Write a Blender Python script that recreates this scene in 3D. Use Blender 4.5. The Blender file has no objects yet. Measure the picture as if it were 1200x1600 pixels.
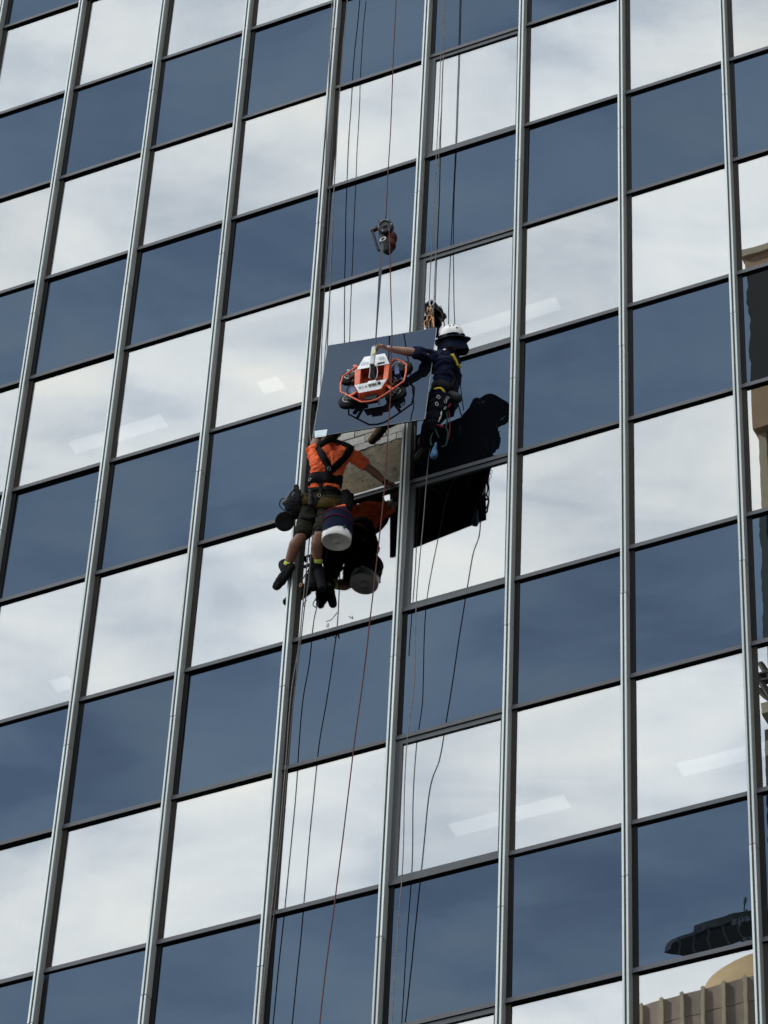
import bpy, bmesh, math, random
import numpy as np
from mathutils import Vector, Matrix, Euler, noise
from mathutils.bvhtree import BVHTree
random.seed(7)
R = math.radians
W = 1.2                       # width of one curtain-wall bay in metres
ZO = 35.41                    # height of the facade datum above the street
scene = bpy.context.scene
COL = scene.collection

# ------------------------------------------------------------------ camera
CAM_E = (2.3443, -0.0399, 0.4241)
CAM_P = Vector((15.0029 * W, -20.3897 * W, -28.1755 * W + ZO))
FPX = 5877.46                 # focal length in pixels of the 1200x1600 photograph
cd = bpy.data.cameras.new("camera")
cam = bpy.data.objects.new("camera", cd)
COL.objects.link(cam)
cam.location = CAM_P
cam.rotation_euler = CAM_E
cd.sensor_fit = 'VERTICAL'
cd.sensor_height = 24.0
cd.lens = FPX / 1600.0 * 24.0
cd.clip_start = 0.1
cd.clip_end = 2000
scene.camera = cam

# ------------------------------------------------------------------ sun + sky
SUN_AZ, SUN_EL = R(107), R(42)     # azimuth measured from -Y towards -X
sun_dir = Vector((-math.sin(SUN_AZ) * math.cos(SUN_EL), -math.cos(SUN_AZ) * math.cos(SUN_EL), math.sin(SUN_EL)))
sd = bpy.data.lights.new("sun", 'SUN')
sd.energy = 5.0
sd.angle = R(3)
sd.color = (1.0, 0.95, 0.88)
sun = bpy.data.objects.new("sun", sd)
COL.objects.link(sun)
sun.rotation_euler = sun_dir.to_track_quat('Z', 'Y').to_euler()
sun.location = (0, -40, 80)

world = bpy.data.worlds.new("World")
scene.world = world
world.use_nodes = True
wn, wl = world.node_tree.nodes, world.node_tree.links
wn.clear()


def nd(nodes, typ, **kw):
    n = nodes.new(typ)
    for k, v in kw.items():
        if k.startswith('i_'):
            n.inputs[k[2:].replace('_', ' ')].default_value = v
        elif k.startswith('n_'):
            n.inputs[int(k[2:])].default_value = v
        else:
            setattr(n, k, v)
    return n


sky = nd(wn, 'ShaderNodeTexSky', sky_type='NISHITA', sun_disc=False, sun_elevation=SUN_EL,
         sun_rotation=math.pi + SUN_AZ)
tc = nd(wn, 'ShaderNodeTexCoord')
mp1 = nd(wn, 'ShaderNodeMapping'); mp1.inputs['Rotation'].default_value = (0.2, 0.35, R(30)); mp1.inputs['Scale'].default_value = (3.5, 3.5, 8.0)
n1 = nd(wn, 'ShaderNodeTexNoise', i_Scale=3.4, i_Detail=6.0, i_Roughness=0.5, i_Distortion=0.5)
mp2 = nd(wn, 'ShaderNodeMapping'); mp2.inputs['Rotation'].default_value = (0.5, -0.25, R(-24)); mp2.inputs['Scale'].default_value = (4.0, 10.0, 26.0)
n2 = nd(wn, 'ShaderNodeTexNoise', i_Scale=2.2, i_Detail=5.0, i_Roughness=0.5, i_Distortion=0.8)
wl.new(tc.outputs['Generated'], mp1.inputs['Vector']); wl.new(mp1.outputs[0], n1.inputs['Vector'])
wl.new(tc.outputs['Generated'], mp2.inputs['Vector']); wl.new(mp2.outputs[0], n2.inputs['Vector'])
mixn = nd(wn, 'ShaderNodeMath', operation='MULTIPLY_ADD', n_1=0.6)
wl.new(n2.outputs[0], mixn.inputs[0]); wl.new(n1.outputs[0], mixn.inputs[2])       # n1 + .42*n2 ~ .71 mean
ramp = nd(wn, 'ShaderNodeValToRGB')
ramp.color_ramp.elements[0].position = 0.60; ramp.color_ramp.elements[0].color = (0.58, 0.64, 0.71, 1)
ramp.color_ramp.elements[1].position = 0.98; ramp.color_ramp.elements[1].color = (1.0, 1.0, 0.95, 1)
e = ramp.color_ramp.elements.new(0.79); e.color = (0.83, 0.868, 0.892, 1)
wl.new(mixn.outputs[0], ramp.inputs[0])
# bright cloud opposite the facade; sky scaled down elsewhere to keep ambient light low
dot = nd(wn, 'ShaderNodeVectorMath', operation='DOT_PRODUCT')
dot.inputs[1].default_value = Vector((-.30, -.66, .69)).normalized()
wl.new(tc.outputs['Generated'], dot.inputs[0])
veil = nd(wn, 'ShaderNodeMapRange', i_From_Min=0.1, i_From_Max=0.90, i_To_Min=0.16, i_To_Max=1.0)
veil.interpolation_type = 'SMOOTHSTEP'
wl.new(dot.outputs['Value'], veil.inputs['Value'])
cl = nd(wn, 'ShaderNodeVectorMath', operation='SCALE')
wl.new(ramp.outputs[0], cl.inputs[0]); wl.new(veil.outputs[0], cl.inputs['Scale'])
cl2 = nd(wn, 'ShaderNodeVectorMath', operation='SCALE'); cl2.inputs['Scale'].default_value = 3.15
wl.new(cl.outputs[0], cl2.inputs[0])
bg1 = nd(wn, 'ShaderNodeBackground', i_Strength=0.10)
bg2 = nd(wn, 'ShaderNodeBackground', i_Strength=1.0)
mixs = nd(wn, 'ShaderNodeMixShader', n_0=0.88)
wl.new(sky.outputs[0], bg1.inputs[0]); wl.new(cl2.outputs[0], bg2.inputs[0])
wo = nd(wn, 'ShaderNodeOutputWorld')
wl.new(bg1.outputs[0], mixs.inputs[1]); wl.new(bg2.outputs[0], mixs.inputs[2]); wl.new(mixs.outputs[0], wo.inputs[0])

scene.view_settings.view_transform = 'Standard'
scene.view_settings.look = 'None'
scene.view_settings.exposure = 0.0
scene.view_settings.gamma = 1.0
scene.view_settings.use_curve_mapping = False
scene.render.engine = 'CYCLES'
scene.cycles.caustics_reflective = False
scene.cycles.caustics_refractive = False
scene.cycles.max_bounces = 8
scene.cycles.transparent_max_bounces = 12

# ------------------------------------------------------------------ helpers
bench = bpy.data.scenes.new('bench')      # an empty scene in which modifiers are evaluated quickly, removed at the end
CM = Euler(CAM_E, 'XYZ').to_matrix()


def ray(u, v):
    return (CM @ Vector(((u - 600) / FPX, -(v - 800) / FPX, -1))).normalized()


def at(u, v, d):
    """point seen at photo pixel (u, v), d metres out from the glass (y = -d)"""
    r = ray(u, v)
    return CAM_P + r * ((-d - CAM_P.y) / r.y)


def zrow(j):
    hS, hV = 1.3897, 1.4767
    if j >= 0:
        return -((j + 1) // 2 * hV + j // 2 * hS) * W + ZO
    m = -j
    return ((m + 1) // 2 * hS + m // 2 * hV) * W + ZO


def mat(name, color=(.5, .5, .5), rough=0.6, metal=0.0, spec=0.5, var=0.0, vscale=8.0, bump=0.0, bscale=60.0, stretch=None, dirt=None):
    m = bpy.data.materials.new(name)
    m.use_nodes = True
    n, l = m.node_tree.nodes, m.node_tree.links
    b = n['Principled BSDF']
    b.inputs['Base Color'].default_value = (*color, 1)
    b.inputs['Roughness'].default_value = rough
    b.inputs['Metallic'].default_value = metal
    b.inputs['Specular IOR Level'].default_value = spec
    t = nd(n, 'ShaderNodeTexCoord')
    mp = nd(n, 'ShaderNodeMapping')
    if stretch: mp.inputs['Scale'].default_value = stretch
    l.new(t.outputs['Object'], mp.inputs[0])
    if var:
        nz = nd(n, 'ShaderNodeTexNoise', i_Scale=vscale, i_Detail=6.0, i_Roughness=0.65)
        l.new(mp.outputs[0], nz.inputs['Vector'])
        rp = nd(n, 'ShaderNodeValToRGB')
        lo = dirt or tuple(c * (1 - var) for c in color)
        rp.color_ramp.elements[0].position = 0.3; rp.color_ramp.elements[0].color = (*lo, 1)
        rp.color_ramp.elements[1].position = 0.68; rp.color_ramp.elements[1].color = (*[min(1, c * (1 + var * .5)) for c in color], 1)
        l.new(nz.outputs[0], rp.inputs[0]); l.new(rp.outputs[0], b.inputs['Base Color'])
    if name in ('anodised_fin', 'bright_cap_strip', 'dark_transom', 'whitewashed_block', 'brown_glazed_panel'):
        oi = nd(n, 'ShaderNodeObjectInfo'); mr = nd(n, 'ShaderNodeMapRange', i_To_Min=0.82, i_To_Max=1.12)
        l.new(oi.outputs['Random'], mr.inputs['Value'])
        vm = nd(n, 'ShaderNodeVectorMath', operation='SCALE'); l.new(mr.outputs[0], vm.inputs['Scale'])
        if b.inputs['Base Color'].links: l.new(b.inputs['Base Color'].links[0].from_socket, vm.inputs[0])
        else: vm.inputs[0].default_value = color
        l.new(vm.outputs[0], b.inputs['Base Color'])
    if bump:
        nb = nd(n, 'ShaderNodeTexNoise', i_Scale=bscale, i_Detail=4.0)
        l.new(mp.outputs[0], nb.inputs['Vector'])
        bp = nd(n, 'ShaderNodeBump', i_Strength=bump, i_Distance=0.01)
        l.new(nb.outputs[0], bp.inputs['Height']); l.new(bp.outputs[0], b.inputs['Normal'])
    return m


def glass_mat(name, gloss, body, wave, transp=None, dust=0.0):
    """coated glass: a tinted mirror coat over a dark body (opaque) or over clear tinted glass"""
    m = bpy.data.materials.new(name)
    m.use_nodes = True
    n, l = m.node_tree.nodes, m.node_tree.links
    n.clear()
    out = nd(n, 'ShaderNodeOutputMaterial')
    t = nd(n, 'ShaderNodeTexCoord')
    oi = nd(n, 'ShaderNodeObjectInfo')
    mp = nd(n, 'ShaderNodeMapping'); mp.inputs['Scale'].default_value = (0.9, 1.0, 1.6)
    add = nd(n, 'ShaderNodeVectorMath', operation='ADD')
    sc = nd(n, 'ShaderNodeMath', operation='MULTIPLY', n_1=37.0)
    l.new(oi.outputs['Random'], sc.inputs[0])
    l.new(t.outputs['Object'], mp.inputs[0]); l.new(mp.outputs[0], add.inputs[0]); l.new(sc.outputs[0], add.inputs[1])
    nb = nd(n, 'ShaderNodeTexNoise', i_Scale=1.5, i_Detail=2.0, i_Roughness=0.45)
    l.new(add.outputs[0], nb.inputs['Vector'])
    bp = nd(n, 'ShaderNodeBump', i_Strength=1.0, i_Distance=wave)
    l.new(nb.outputs[0], bp.inputs['Height'])
    g = nd(n, 'ShaderNodeBsdfGlossy', i_Roughness=0.0)
    # per-pane coating variation and faint dusty streaks
    pv = nd(n, 'ShaderNodeMapRange', i_To_Min=0.92, i_To_Max=1.06)
    l.new(oi.outputs['Random'], pv.inputs['Value'])
    ms = nd(n, 'ShaderNodeMapping'); ms.inputs['Scale'].default_value = (9.0, 1.0, 0.8)
    l.new(add.outputs[0], ms.inputs[0])
    ns = nd(n, 'ShaderNodeTexNoise', i_Scale=2.2, i_Detail=6.0, i_Roughness=0.6)
    l.new(ms.outputs[0], ns.inputs['Vector'])
    sr = nd(n, 'ShaderNodeMapRange', i_From_Min=0.35, i_From_Max=0.7, i_To_Min=0.988, i_To_Max=1.006)
    l.new(ns.outputs[0], sr.inputs['Value'])
    mu = nd(n, 'ShaderNodeMath', operation='MULTIPLY'); l.new(pv.outputs[0], mu.inputs[0]); l.new(sr.outputs[0], mu.inputs[1])
    gc = nd(n, 'ShaderNodeVectorMath', operation='SCALE'); gc.inputs[0].default_value = gloss
    l.new(mu.outputs[0], gc.inputs['Scale']); l.new(gc.outputs[0], g.inputs['Color'])
    l.new(bp.outputs[0], g.inputs['Normal'])
    if transp:
        bs = nd(n, 'ShaderNodeBsdfTransparent'); bs.inputs[0].default_value = (*transp, 1)
    else:
        bs = nd(n, 'ShaderNodeBsdfDiffuse'); bs.inputs[0].default_value = (*body, 1)
    a = nd(n, 'ShaderNodeAddShader')
    l.new(g.outputs[0], a.inputs[0]); l.new(bs.outputs[0], a.inputs[1])
    last = a
    if dust:
        d = nd(n, 'ShaderNodeBsdfDiffuse'); d.inputs[0].default_value = (dust, dust, dust * 1.02, 1)
        a2 = nd(n, 'ShaderNodeAddShader'); l.new(a.outputs[0], a2.inputs[0]); l.new(d.outputs[0], a2.inputs[1]); last = a2
    l.new(last.outputs[0], out.inputs[0])
    return m


class G:
    """collects shapes (world coordinates) and links them as one mesh"""
    def __init__(self): self.v = []; self.f = []; self.mi = []; self.cur = 0

    def add(self, vs, fs):
        o = len(self.v)
        self.v += [tuple(x) for x in vs]
        self.f += [tuple(i + o for i in f) for f in fs]
        self.mi += [self.cur] * len(fs)
        return self

    def box(self, c, s, rot=None):
        c = Vector(c); h = Vector(s) / 2
        M = rot if rot is not None else Matrix.Identity(3)
        vs = [c + M @ Vector((sx * h.x, sy * h.y, sz * h.z)) for sx in (-1, 1) for sy in (-1, 1) for sz in (-1, 1)]
        return self.add(vs, [(0, 1, 3, 2), (4, 6, 7, 5), (0, 4, 5, 1), (2, 3, 7, 6), (0, 2, 6, 4), (1, 5, 7, 3)])

    def b2(self, a, b):
        a, b = Vector(a), Vector(b)
        return self.box((a + b) / 2, [abs(b[i] - a[i]) for i in range(3)])

    def prism(self, pts, off):
        n = len(pts); off = Vector(off)
        vs = [Vector(p) for p in pts] + [Vector(p) + off for p in pts]
        return self.add(vs, [tuple(range(n)), tuple(range(2 * n - 1, n - 1, -1))] + [(i, i + n, (i + 1) % n + n, (i + 1) % n) for i in range(n)])

    def tube(self, pts, r, n=8, closed=False, cap=True):
        pts = [Vector(p) for p in pts]
        rs = r if isinstance(r, (list, tuple)) else [r] * len(pts)
        vs = []; N = len(pts); up = None
        for i, p in enumerate(pts):
            a = pts[(i - 1) % N] if (closed or i) else p
            b = pts[(i + 1) % N] if (closed or i < N - 1) else p
            t = (b - a).normalized()
            if up is None:
                up = t.orthogonal().normalized()
            up = (up - t * up.dot(t)).normalized()
            s = t.cross(up)
            for k in range(n):
                an = 2 * math.pi * k / n
                vs.append(p + (up * math.cos(an) + s * math.sin(an)) * rs[i])
        fs = []
        for i in range(N if closed else N - 1):
            j = (i + 1) % N
            for k in range(n):
                fs.append((i * n + k, i * n + (k + 1) % n, j * n + (k + 1) % n, j * n + k))
        if cap and not closed:
            fs += [tuple(range(n - 1, -1, -1)), tuple((N - 1) * n + k for k in range(n))]
        return self.add(vs, fs)

    def lathe(self, c, axis, prof, n=24):
        """prof: (radius, distance along axis)"""
        c = Vector(c); ax = Vector(axis).normalized(); u = ax.orthogonal().normalized(); w = ax.cross(u)
        vs = []
        for (r, h) in prof:
            for k in range(n):
                a = 2 * math.pi * k / n
                vs.append(c + ax * h + (u * math.cos(a) + w * math.sin(a)) * max(r, 1e-4))
        fs = [(i * n + k, i * n + (k + 1) % n, (i + 1) * n + (k + 1) % n, (i + 1) * n + k) for i in range(len(prof) - 1) for k in range(n)]
        return self.add(vs, fs)

    def ball(self, c, r, rot=None, n=12):
        c = Vector(c); r = Vector(r) if hasattr(r, '__len__') else Vector((r, r, r))
        M = rot if rot is not None else Matrix.Identity(3)
        vs = []; m = n // 2 + 1
        for i in range(1, m):
            th = math.pi * i / m
            for k in range(n):
                a = 2 * math.pi * k / n
                vs.append(c + M @ Vector((r.x * math.sin(th) * math.cos(a), r.y * math.sin(th) * math.sin(a), r.z * math.cos(th))))
        top = len(vs); vs += [c + M @ Vector((0, 0, r.z)), c + M @ Vector((0, 0, -r.z))]
        fs = [((i) * n + k, (i + 1) * n + k, (i + 1) * n + (k + 1) % n, i * n + (k + 1) % n) for i in range(m - 2) for k in range(n)]
        fs += [(top, k, (k + 1) % n) for k in range(n)] + [(top + 1, (m - 2) * n + (k + 1) % n, (m - 2) * n + k) for k in range(n)]
        return self.add(vs, fs)

    def caps(self, p0, r0, p1, r1, n=14):
        p0, p1 = Vector(p0), Vector(p1)
        t = (p1 - p0); L = t.length
        if L < 1e-5: return self.ball(p0, max(r0, r1), n=n)
        prof = []
        for i in range(0, 5):
            a = math.pi / 2 * i / 5
            prof.append((r0 * math.sin(a), -r0 * math.cos(a)))
        prof += [(r0, 0), ((r0 + r1) / 2, L / 2), (r1, L)]
        for i in range(4, -1, -1):
            a = math.pi / 2 * i / 5
            prof.append((r1 * math.sin(a), L + r1 * math.cos(a)))
        return self.lathe(p0, t, prof, n)

    def mesh(self, name, smooth=False, loc=(0, 0, 0)):
        me = bpy.data.meshes.new(name)
        lo = Vector(loc)
        me.from_pydata([Vector(v) - lo for v in self.v], [], self.f)
        bm = bmesh.new(); bm.from_mesh(me)
        bmesh.ops.recalc_face_normals(bm, faces=bm.faces)
        bm.to_mesh(me); bm.free()
        if smooth:
            me.polygons.foreach_set('use_smooth', [True] * len(me.polygons))
        return me

    def build(self, name, m, parent=None, smooth=False, label=None, bevel=0.0):
        loc = parent.matrix_world.translation if parent else self.center()
        me = self.mesh(name, smooth, loc)
        ms = m if isinstance(m, (list, tuple)) else [m]
        for x in ms: me.materials.append(x)
        if len(ms) > 1: me.polygons.foreach_set('material_index', self.mi)
        o = bpy.data.objects.new(name, me); COL.objects.link(o)
        if parent: o.parent = parent
        else: o.location = loc; o.matrix_world = Matrix.Translation(loc)
        if label: o['label'] = label
        if bevel:
            md = o.modifiers.new('bevel', 'BEVEL'); md.width = bevel; md.segments = 2; md.limit_method = 'ANGLE'
        return o

    def center(self):
        a = np.array(self.v)
        c = (a.min(0) + a.max(0)) / 2
        return Vector((c[0], c[1], a[:, 2].min()))


def thing(name, label, cat, loc, group=None):
    o = bpy.data.objects.new(name, None)
    o.empty_display_size = 0.2
    o.location = loc; o.matrix_world = Matrix.Translation(Vector(loc))
    COL.objects.link(o)
    o['label'] = label; o['category'] = cat
    if group: o['group'] = group
    return o


def tag(o, label, cat, group=None):
    o['label'] = label; o['category'] = cat
    if group: o['group'] = group
    return o


def inst(name, me, parent, loc, rot=None, label=None):
    o = bpy.data.objects.new(name, me); COL.objects.link(o)
    o.parent = parent
    o.location = Vector(loc) - (parent.matrix_world.translation if parent.parent is None else Vector((0, 0, 0)))
    if rot: o.rotation_euler = rot
    if label: o['label'] = label
    return o


def spline(pts, n=8):
    pts = [Vector(p) for p in pts]
    if len(pts) < 3: return pts
    P = [pts[0] * 2 - pts[1]] + pts + [pts[-1] * 2 - pts[-2]]
    out = []
    for i in range(1, len(P) - 2):
        for k in range(n):
            t = k / n
            a, b, c, d = P[i - 1], P[i], P[i + 1], P[i + 2]
            out.append(0.5 * ((2 * b) + (c - a) * t + (2 * a - 5 * b + 4 * c - d) * t * t + (3 * b - 3 * c + d - a) * t ** 3))
    out.append(pts[-1])
    return out


# ------------------------------------------------------------------ materials
M = {}
M['fin'] = mat('anodised_fin', (.36, .39, .37), .42, 0.25, var=.18, vscale=3, stretch=(3, 3, .6), bump=.03)
M['cap'] = mat('bright_cap_strip', (.49, .54, .54), .42, 0.3, var=.10, vscale=5, stretch=(4, 4, .5))
M['groove'] = mat('dark_groove', (.03, .033, .035), .6)
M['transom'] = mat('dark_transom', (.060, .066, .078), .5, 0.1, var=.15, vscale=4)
M['reflection_gasket'] = mat('black_reflection_gasket', (.004, .0045, .006), .55, spec=.15)
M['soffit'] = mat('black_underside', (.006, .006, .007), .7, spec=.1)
M['sash'] = mat('slate_sash', (.05, .058, .068), .5, 0.1, var=.2, vscale=4)
M['vision'] = glass_mat('reflective_vision_glass', (.245, .250, .252), (0, 0, 0), 0.00013, transp=(.34, .35, .36))
M['spandrel'] = glass_mat('blue_spandrel_glass', (.036, .052, .076), (.003, .004, .006), 0.0004)
M['lifted'] = glass_mat('blue_spandrel_glass_loose', (.028, .038, .056), (.003, .004, .006), 0.0002)
M['blackback'] = mat('black_painted_back', (.006, .006, .007), .8, spec=.1)
M['interior'] = mat('dim_interior', (.06, .06, .065), .9)
M['ceiling'] = mat('office_ceiling', (.10, .10, .10), .9)
M['skin'] = mat('tanned_skin', (.30, .155, .105), .55, var=.22, vscale=22, bump=.12, bscale=90)
M['skin_dark'] = mat('sun_darkened_skin', (.20, .095, .062), .6, var=.2, vscale=22, bump=.12, bscale=90)
M['orange_cloth'] = mat('orange_hi_vis_cloth', (.98, .175, .068), .85, var=.16, vscale=14, bump=.35, bscale=120, spec=.10)
M['navy_cloth'] = mat('navy_cloth', (.009, .013, .034), .9, var=.35, vscale=14, bump=.3, bscale=110, spec=.10)
M['olive_cloth'] = mat('olive_cloth', (.020, .019, .014), .9, var=.3, vscale=16, bump=.3, bscale=110, spec=.10)
M['ochre'] = mat('ochre_canvas', (.055, .037, .010), .9, var=.35, vscale=25, bump=.3, spec=.10)
M['black_web'] = mat('black_webbing', (.008, .008, .010), .8, var=.3, vscale=40, bump=.2, bscale=200, spec=.10)
M['black_rubber'] = mat('black_rubber', (.007, .007, .008), .6, var=.3, vscale=20, spec=.10)
M['boot'] = mat('black_boot_leather', (.006, .0065, .009), .7, var=.4, vscale=30, bump=.3, spec=.10)
M['tan_boot'] = mat('brown_boot_leather', (.17, .105, .05), .65, var=.4, vscale=25, bump=.3, spec=.10)
M['sock'] = mat('lime_sock', (.50, .62, .12), .9, bump=.3, bscale=150, spec=.10)
M['helmet'] = mat('white_helmet_shell', (.78, .78, .76), .3, var=.05)
M['hair'] = mat('dark_hair', (.015, .011, .009), .7, bump=.5, bscale=200, spec=.10)
M['yellow'] = mat('yellow_webbing', (.42, .33, .03), .8, var=.25, vscale=60, spec=.10)
M['steel'] = mat('brushed_steel', (.30, .30, .31), .35, 0.9, var=.1)
M['brass'] = mat('copper_gold_alloy', (.38, .19, .075), .4, 0.8, var=.3, vscale=30)
M['orange_paint'] = mat('orange_paint', (.78, .13, .045), .4, var=.2, vscale=18, dirt=(.48, .075, .03))
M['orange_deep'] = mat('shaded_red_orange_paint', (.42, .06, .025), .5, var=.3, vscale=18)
M['white_metal'] = mat('white_powder_coat', (.74, .77, .80), .35, var=.12, vscale=20, dirt=(.5, .52, .54))
M['decal'] = mat('pale_decal', (.50, .54, .58), .5, var=.25, vscale=90)
M['blue_plastic'] = mat('blue_plastic', (.035, .07, .19), .45, var=.3, vscale=30)
M['red_plastic'] = mat('dark_red_plastic', (.055, .012, .009), .45, var=.3, vscale=20, spec=.10)
M['black_plastic'] = mat('black_plastic', (.02, .022, .026), .4, var=.3, vscale=25, spec=.10)
M['grey_casting'] = mat('grey_casting', (.032, .038, .044), .45, .4, var=.3, vscale=30)
M['label_yellow'] = mat('yellow_sticker', (.65, .62, .18), .5, var=.15, vscale=60)
M['paper'] = mat('pale_blue_label', (.62, .76, .80), .7, var=.12, vscale=50)
M['bucket'] = mat('white_plastic_bucket', (.70, .71, .69), .45, var=.10, vscale=12, dirt=(.5, .5, .47))
M['bucket_under'] = mat('scuffed_bucket_base', (.60, .61, .57), .6, var=.18, vscale=10, dirt=(.4, .4, .36))
M['pink_cord'] = mat('pink_red_cord', (.13, .012, .028), .8, spec=.10)
M['green_cord'] = mat('green_cord', (.016, .042, .034), .8, var=.4, vscale=50, spec=.10)
M['blue_pouch'] = mat('blue_pouch', (.018, .10, .21), .7, var=.5, vscale=30)
M['strap'] = mat('grey_sling', (.085, .10, .12), .8, var=.2, vscale=60, spec=.10)
M['rope_grey'] = mat('weathered_grey_rope', (.20, .19, .18), .9, var=.5, vscale=60, bump=.5, bscale=300, spec=.10)
M['rope_dark'] = mat('dark_rope', (.10, .09, .09), .9, var=.4, vscale=60, spec=.10)
M['rope_red'] = mat('red_flecked_rope', (.13, .055, .050), .9, var=.55, vscale=90, bump=.5, bscale=300, spec=.10)
M['sill'] = mat('bare_aluminium', (.85, .87, .88), .35, .3)
M['mesh_bag'] = mat('dark_speckled_bag', (.035, .037, .04), .8, var=.9, vscale=55)
M['asphalt'] = mat('asphalt', (.05, .05, .052), .9, var=.3, vscale=.5)
M['paving'] = mat('paving', (.22, .21, .20), .9, var=.2, vscale=.8)
M['paint'] = mat('road_paint', (.75, .75, .72), .8)
M['tan_clad'] = mat('tan_cladding', (.78, .57, .37), .8, var=.12, vscale=.4)
M['tan_dark'] = mat('dark_tower_cladding', (.10, .10, .095), .6, var=.2, vscale=.3)
M['tower_glass'] = mat('green_grey_tower_glass', (.22, .26, .23), .3, spec=.8, var=.5, vscale=.35)
M['cream'] = mat('cream_rib', (.90, .83, .62), .8, var=.15, vscale=1.5)
M['brown_panel'] = mat('brown_glazed_panel', (.60, .50, .42), .6, var=.25, vscale=.5)
M['canopy'] = mat('dark_canopy_louvre', (.09, .09, .095), .6, var=.2, vscale=1.0)
M['olive_band'] = mat('olive_fascia', (.22, .20, .12), .6, var=.2)
M['recess'] = mat('brown_grey_recess', (.20, .19, .16), .7, var=.15, vscale=.5)
M['drum_tan'] = mat('tan_drum_render', (.66, .50, .28), .85, var=.12, vscale=.8)
M['sign_white'] = mat('white_sign_letter', (.8, .8, .8), .5)


def concrete_mat():
    m = mat('weathered_concrete', (.20, .172, .115), .92, var=.3, vscale=11, dirt=(.075, .068, .052), bump=1.0, bscale=45)
    n, l = m.node_tree.nodes, m.node_tree.links
    b = n['Principled BSDF']
    src = b.inputs['Base Color'].links[0].from_socket
    t = nd(n, 'ShaderNodeTexCoord')
    # ochre stain
    ns = nd(n, 'ShaderNodeTexNoise', i_Scale=2.6, i_Detail=3.0)
    l.new(t.outputs['Object'], ns.inputs['Vector'])
    r1 = nd(n, 'ShaderNodeMapRange', i_From_Min=.50, i_From_Max=.78, i_To_Max=.55); l.new(ns.outputs[0], r1.inputs['Value'])
    mx = nd(n, 'ShaderNodeMix', data_type='RGBA'); l.new(r1.outputs[0], mx.inputs[0]); l.new(src, mx.inputs[6]); mx.inputs[7].default_value = (.21, .155, .07, 1)
    # blowholes
    nw = nd(n, 'ShaderNodeTexNoise', i_Scale=30.0, i_Detail=2.0); l.new(t.outputs['Object'], nw.inputs['Vector'])
    ad = nd(n, 'ShaderNodeMix', data_type='RGBA'); ad.inputs[0].default_value = .06
    l.new(t.outputs['Object'], ad.inputs[6]); l.new(nw.outputs['Color'], ad.inputs[7])
    vo = nd(n, 'ShaderNodeTexVoronoi', i_Scale=24.0); l.new(ad.outputs[2], vo.inputs['Vector'])
    sep = nd(n, 'ShaderNodeSeparateColor'); l.new(vo.outputs['Color'], sep.inputs[0])
    sz = nd(n, 'ShaderNodeMath', operation='MULTIPLY_ADD', n_1=.46, n_2=-.12); l.new(sep.outputs[0], sz.inputs[0])
    lt = nd(n, 'ShaderNodeMath', operation='LESS_THAN'); l.new(vo.outputs['Distance'], lt.inputs[0]); l.new(sz.outputs[0], lt.inputs[1])
    m2 = nd(n, 'ShaderNodeMix', data_type='RGBA'); l.new(lt.outputs[0], m2.inputs[0]); l.new(mx.outputs[2], m2.inputs[6]); m2.inputs[7].default_value = (.03, .028, .022, 1)
    l.new(m2.outputs[2], b.inputs['Base Color'])
    bp = nd(n, 'ShaderNodeBump', i_Strength=.8, i_Distance=.008, invert=True); l.new(lt.outputs[0], bp.inputs['Height']); l.new(bp.outputs[0], b.inputs['Normal'])
    return m


M['concrete'] = concrete_mat()
M['brick'] = mat('whitewashed_block', (.50, .49, .46), .9, var=.2, vscale=9, bump=.4, bscale=50, dirt=(.34, .33, .30), spec=.10)
M['mortar'] = mat('dark_mortar', (.05, .047, .04), .95, var=.4, vscale=20, spec=.10)


def emis(name, col, s):
    m = bpy.data.materials.new(name); m.use_nodes = True
    n, l = m.node_tree.nodes, m.node_tree.links; n.clear()
    e = nd(n, 'ShaderNodeEmission', i_Strength=s); e.inputs[0].default_value = (*col, 1)
    o = nd(n, 'ShaderNodeOutputMaterial'); l.new(e.outputs[0], o.inputs[0])
    return m


M['tube_light'] = emis('lit_diffuser', (1.0, .97, .88), 0.75)

# ------------------------------------------------------------------ ground
def structure(o): o['kind'] = 'structure'; return o


structure(G().add([(-900, -900, -.02), (900, -900, -.02), (900, 900, -.02), (-900, 900, -.02)], [(0, 1, 2, 3)]).build('ground', M['asphalt']))
structure(G().b2((-120, -6.5, -.2), (120, -.6, .13)).build('pavement', M['paving']))
structure(G().b2((-120, -44.0, -.2), (120, -36, .13)).build('opposite_pavement', M['paving']))
for i in range(-12, 13):
    structure(G().b2((i * 8, -21.1, -.015), (i * 8 + 3, -20.95, -.010)).build('lane_marking', M['paint']))

# ------------------------------------------------------------------ office tower
K0, K1 = -3, 10
J0, J1 = -6, 12
FD = .089 * W                 # depth of the mullion fins
FW = .050 * W                 # width of the fins
tower = thing('office_tower', 'tall glass office tower with alternating bright windows and blue spandrel rows between pale metal fins',
              'building', (4 * W, 0, 0))
TL = tower.matrix_world.translation
TT, TH = .026 * W, .041 * W    # transom depth and height
ZT, ZB = zrow(J0), zrow(J1)

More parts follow.
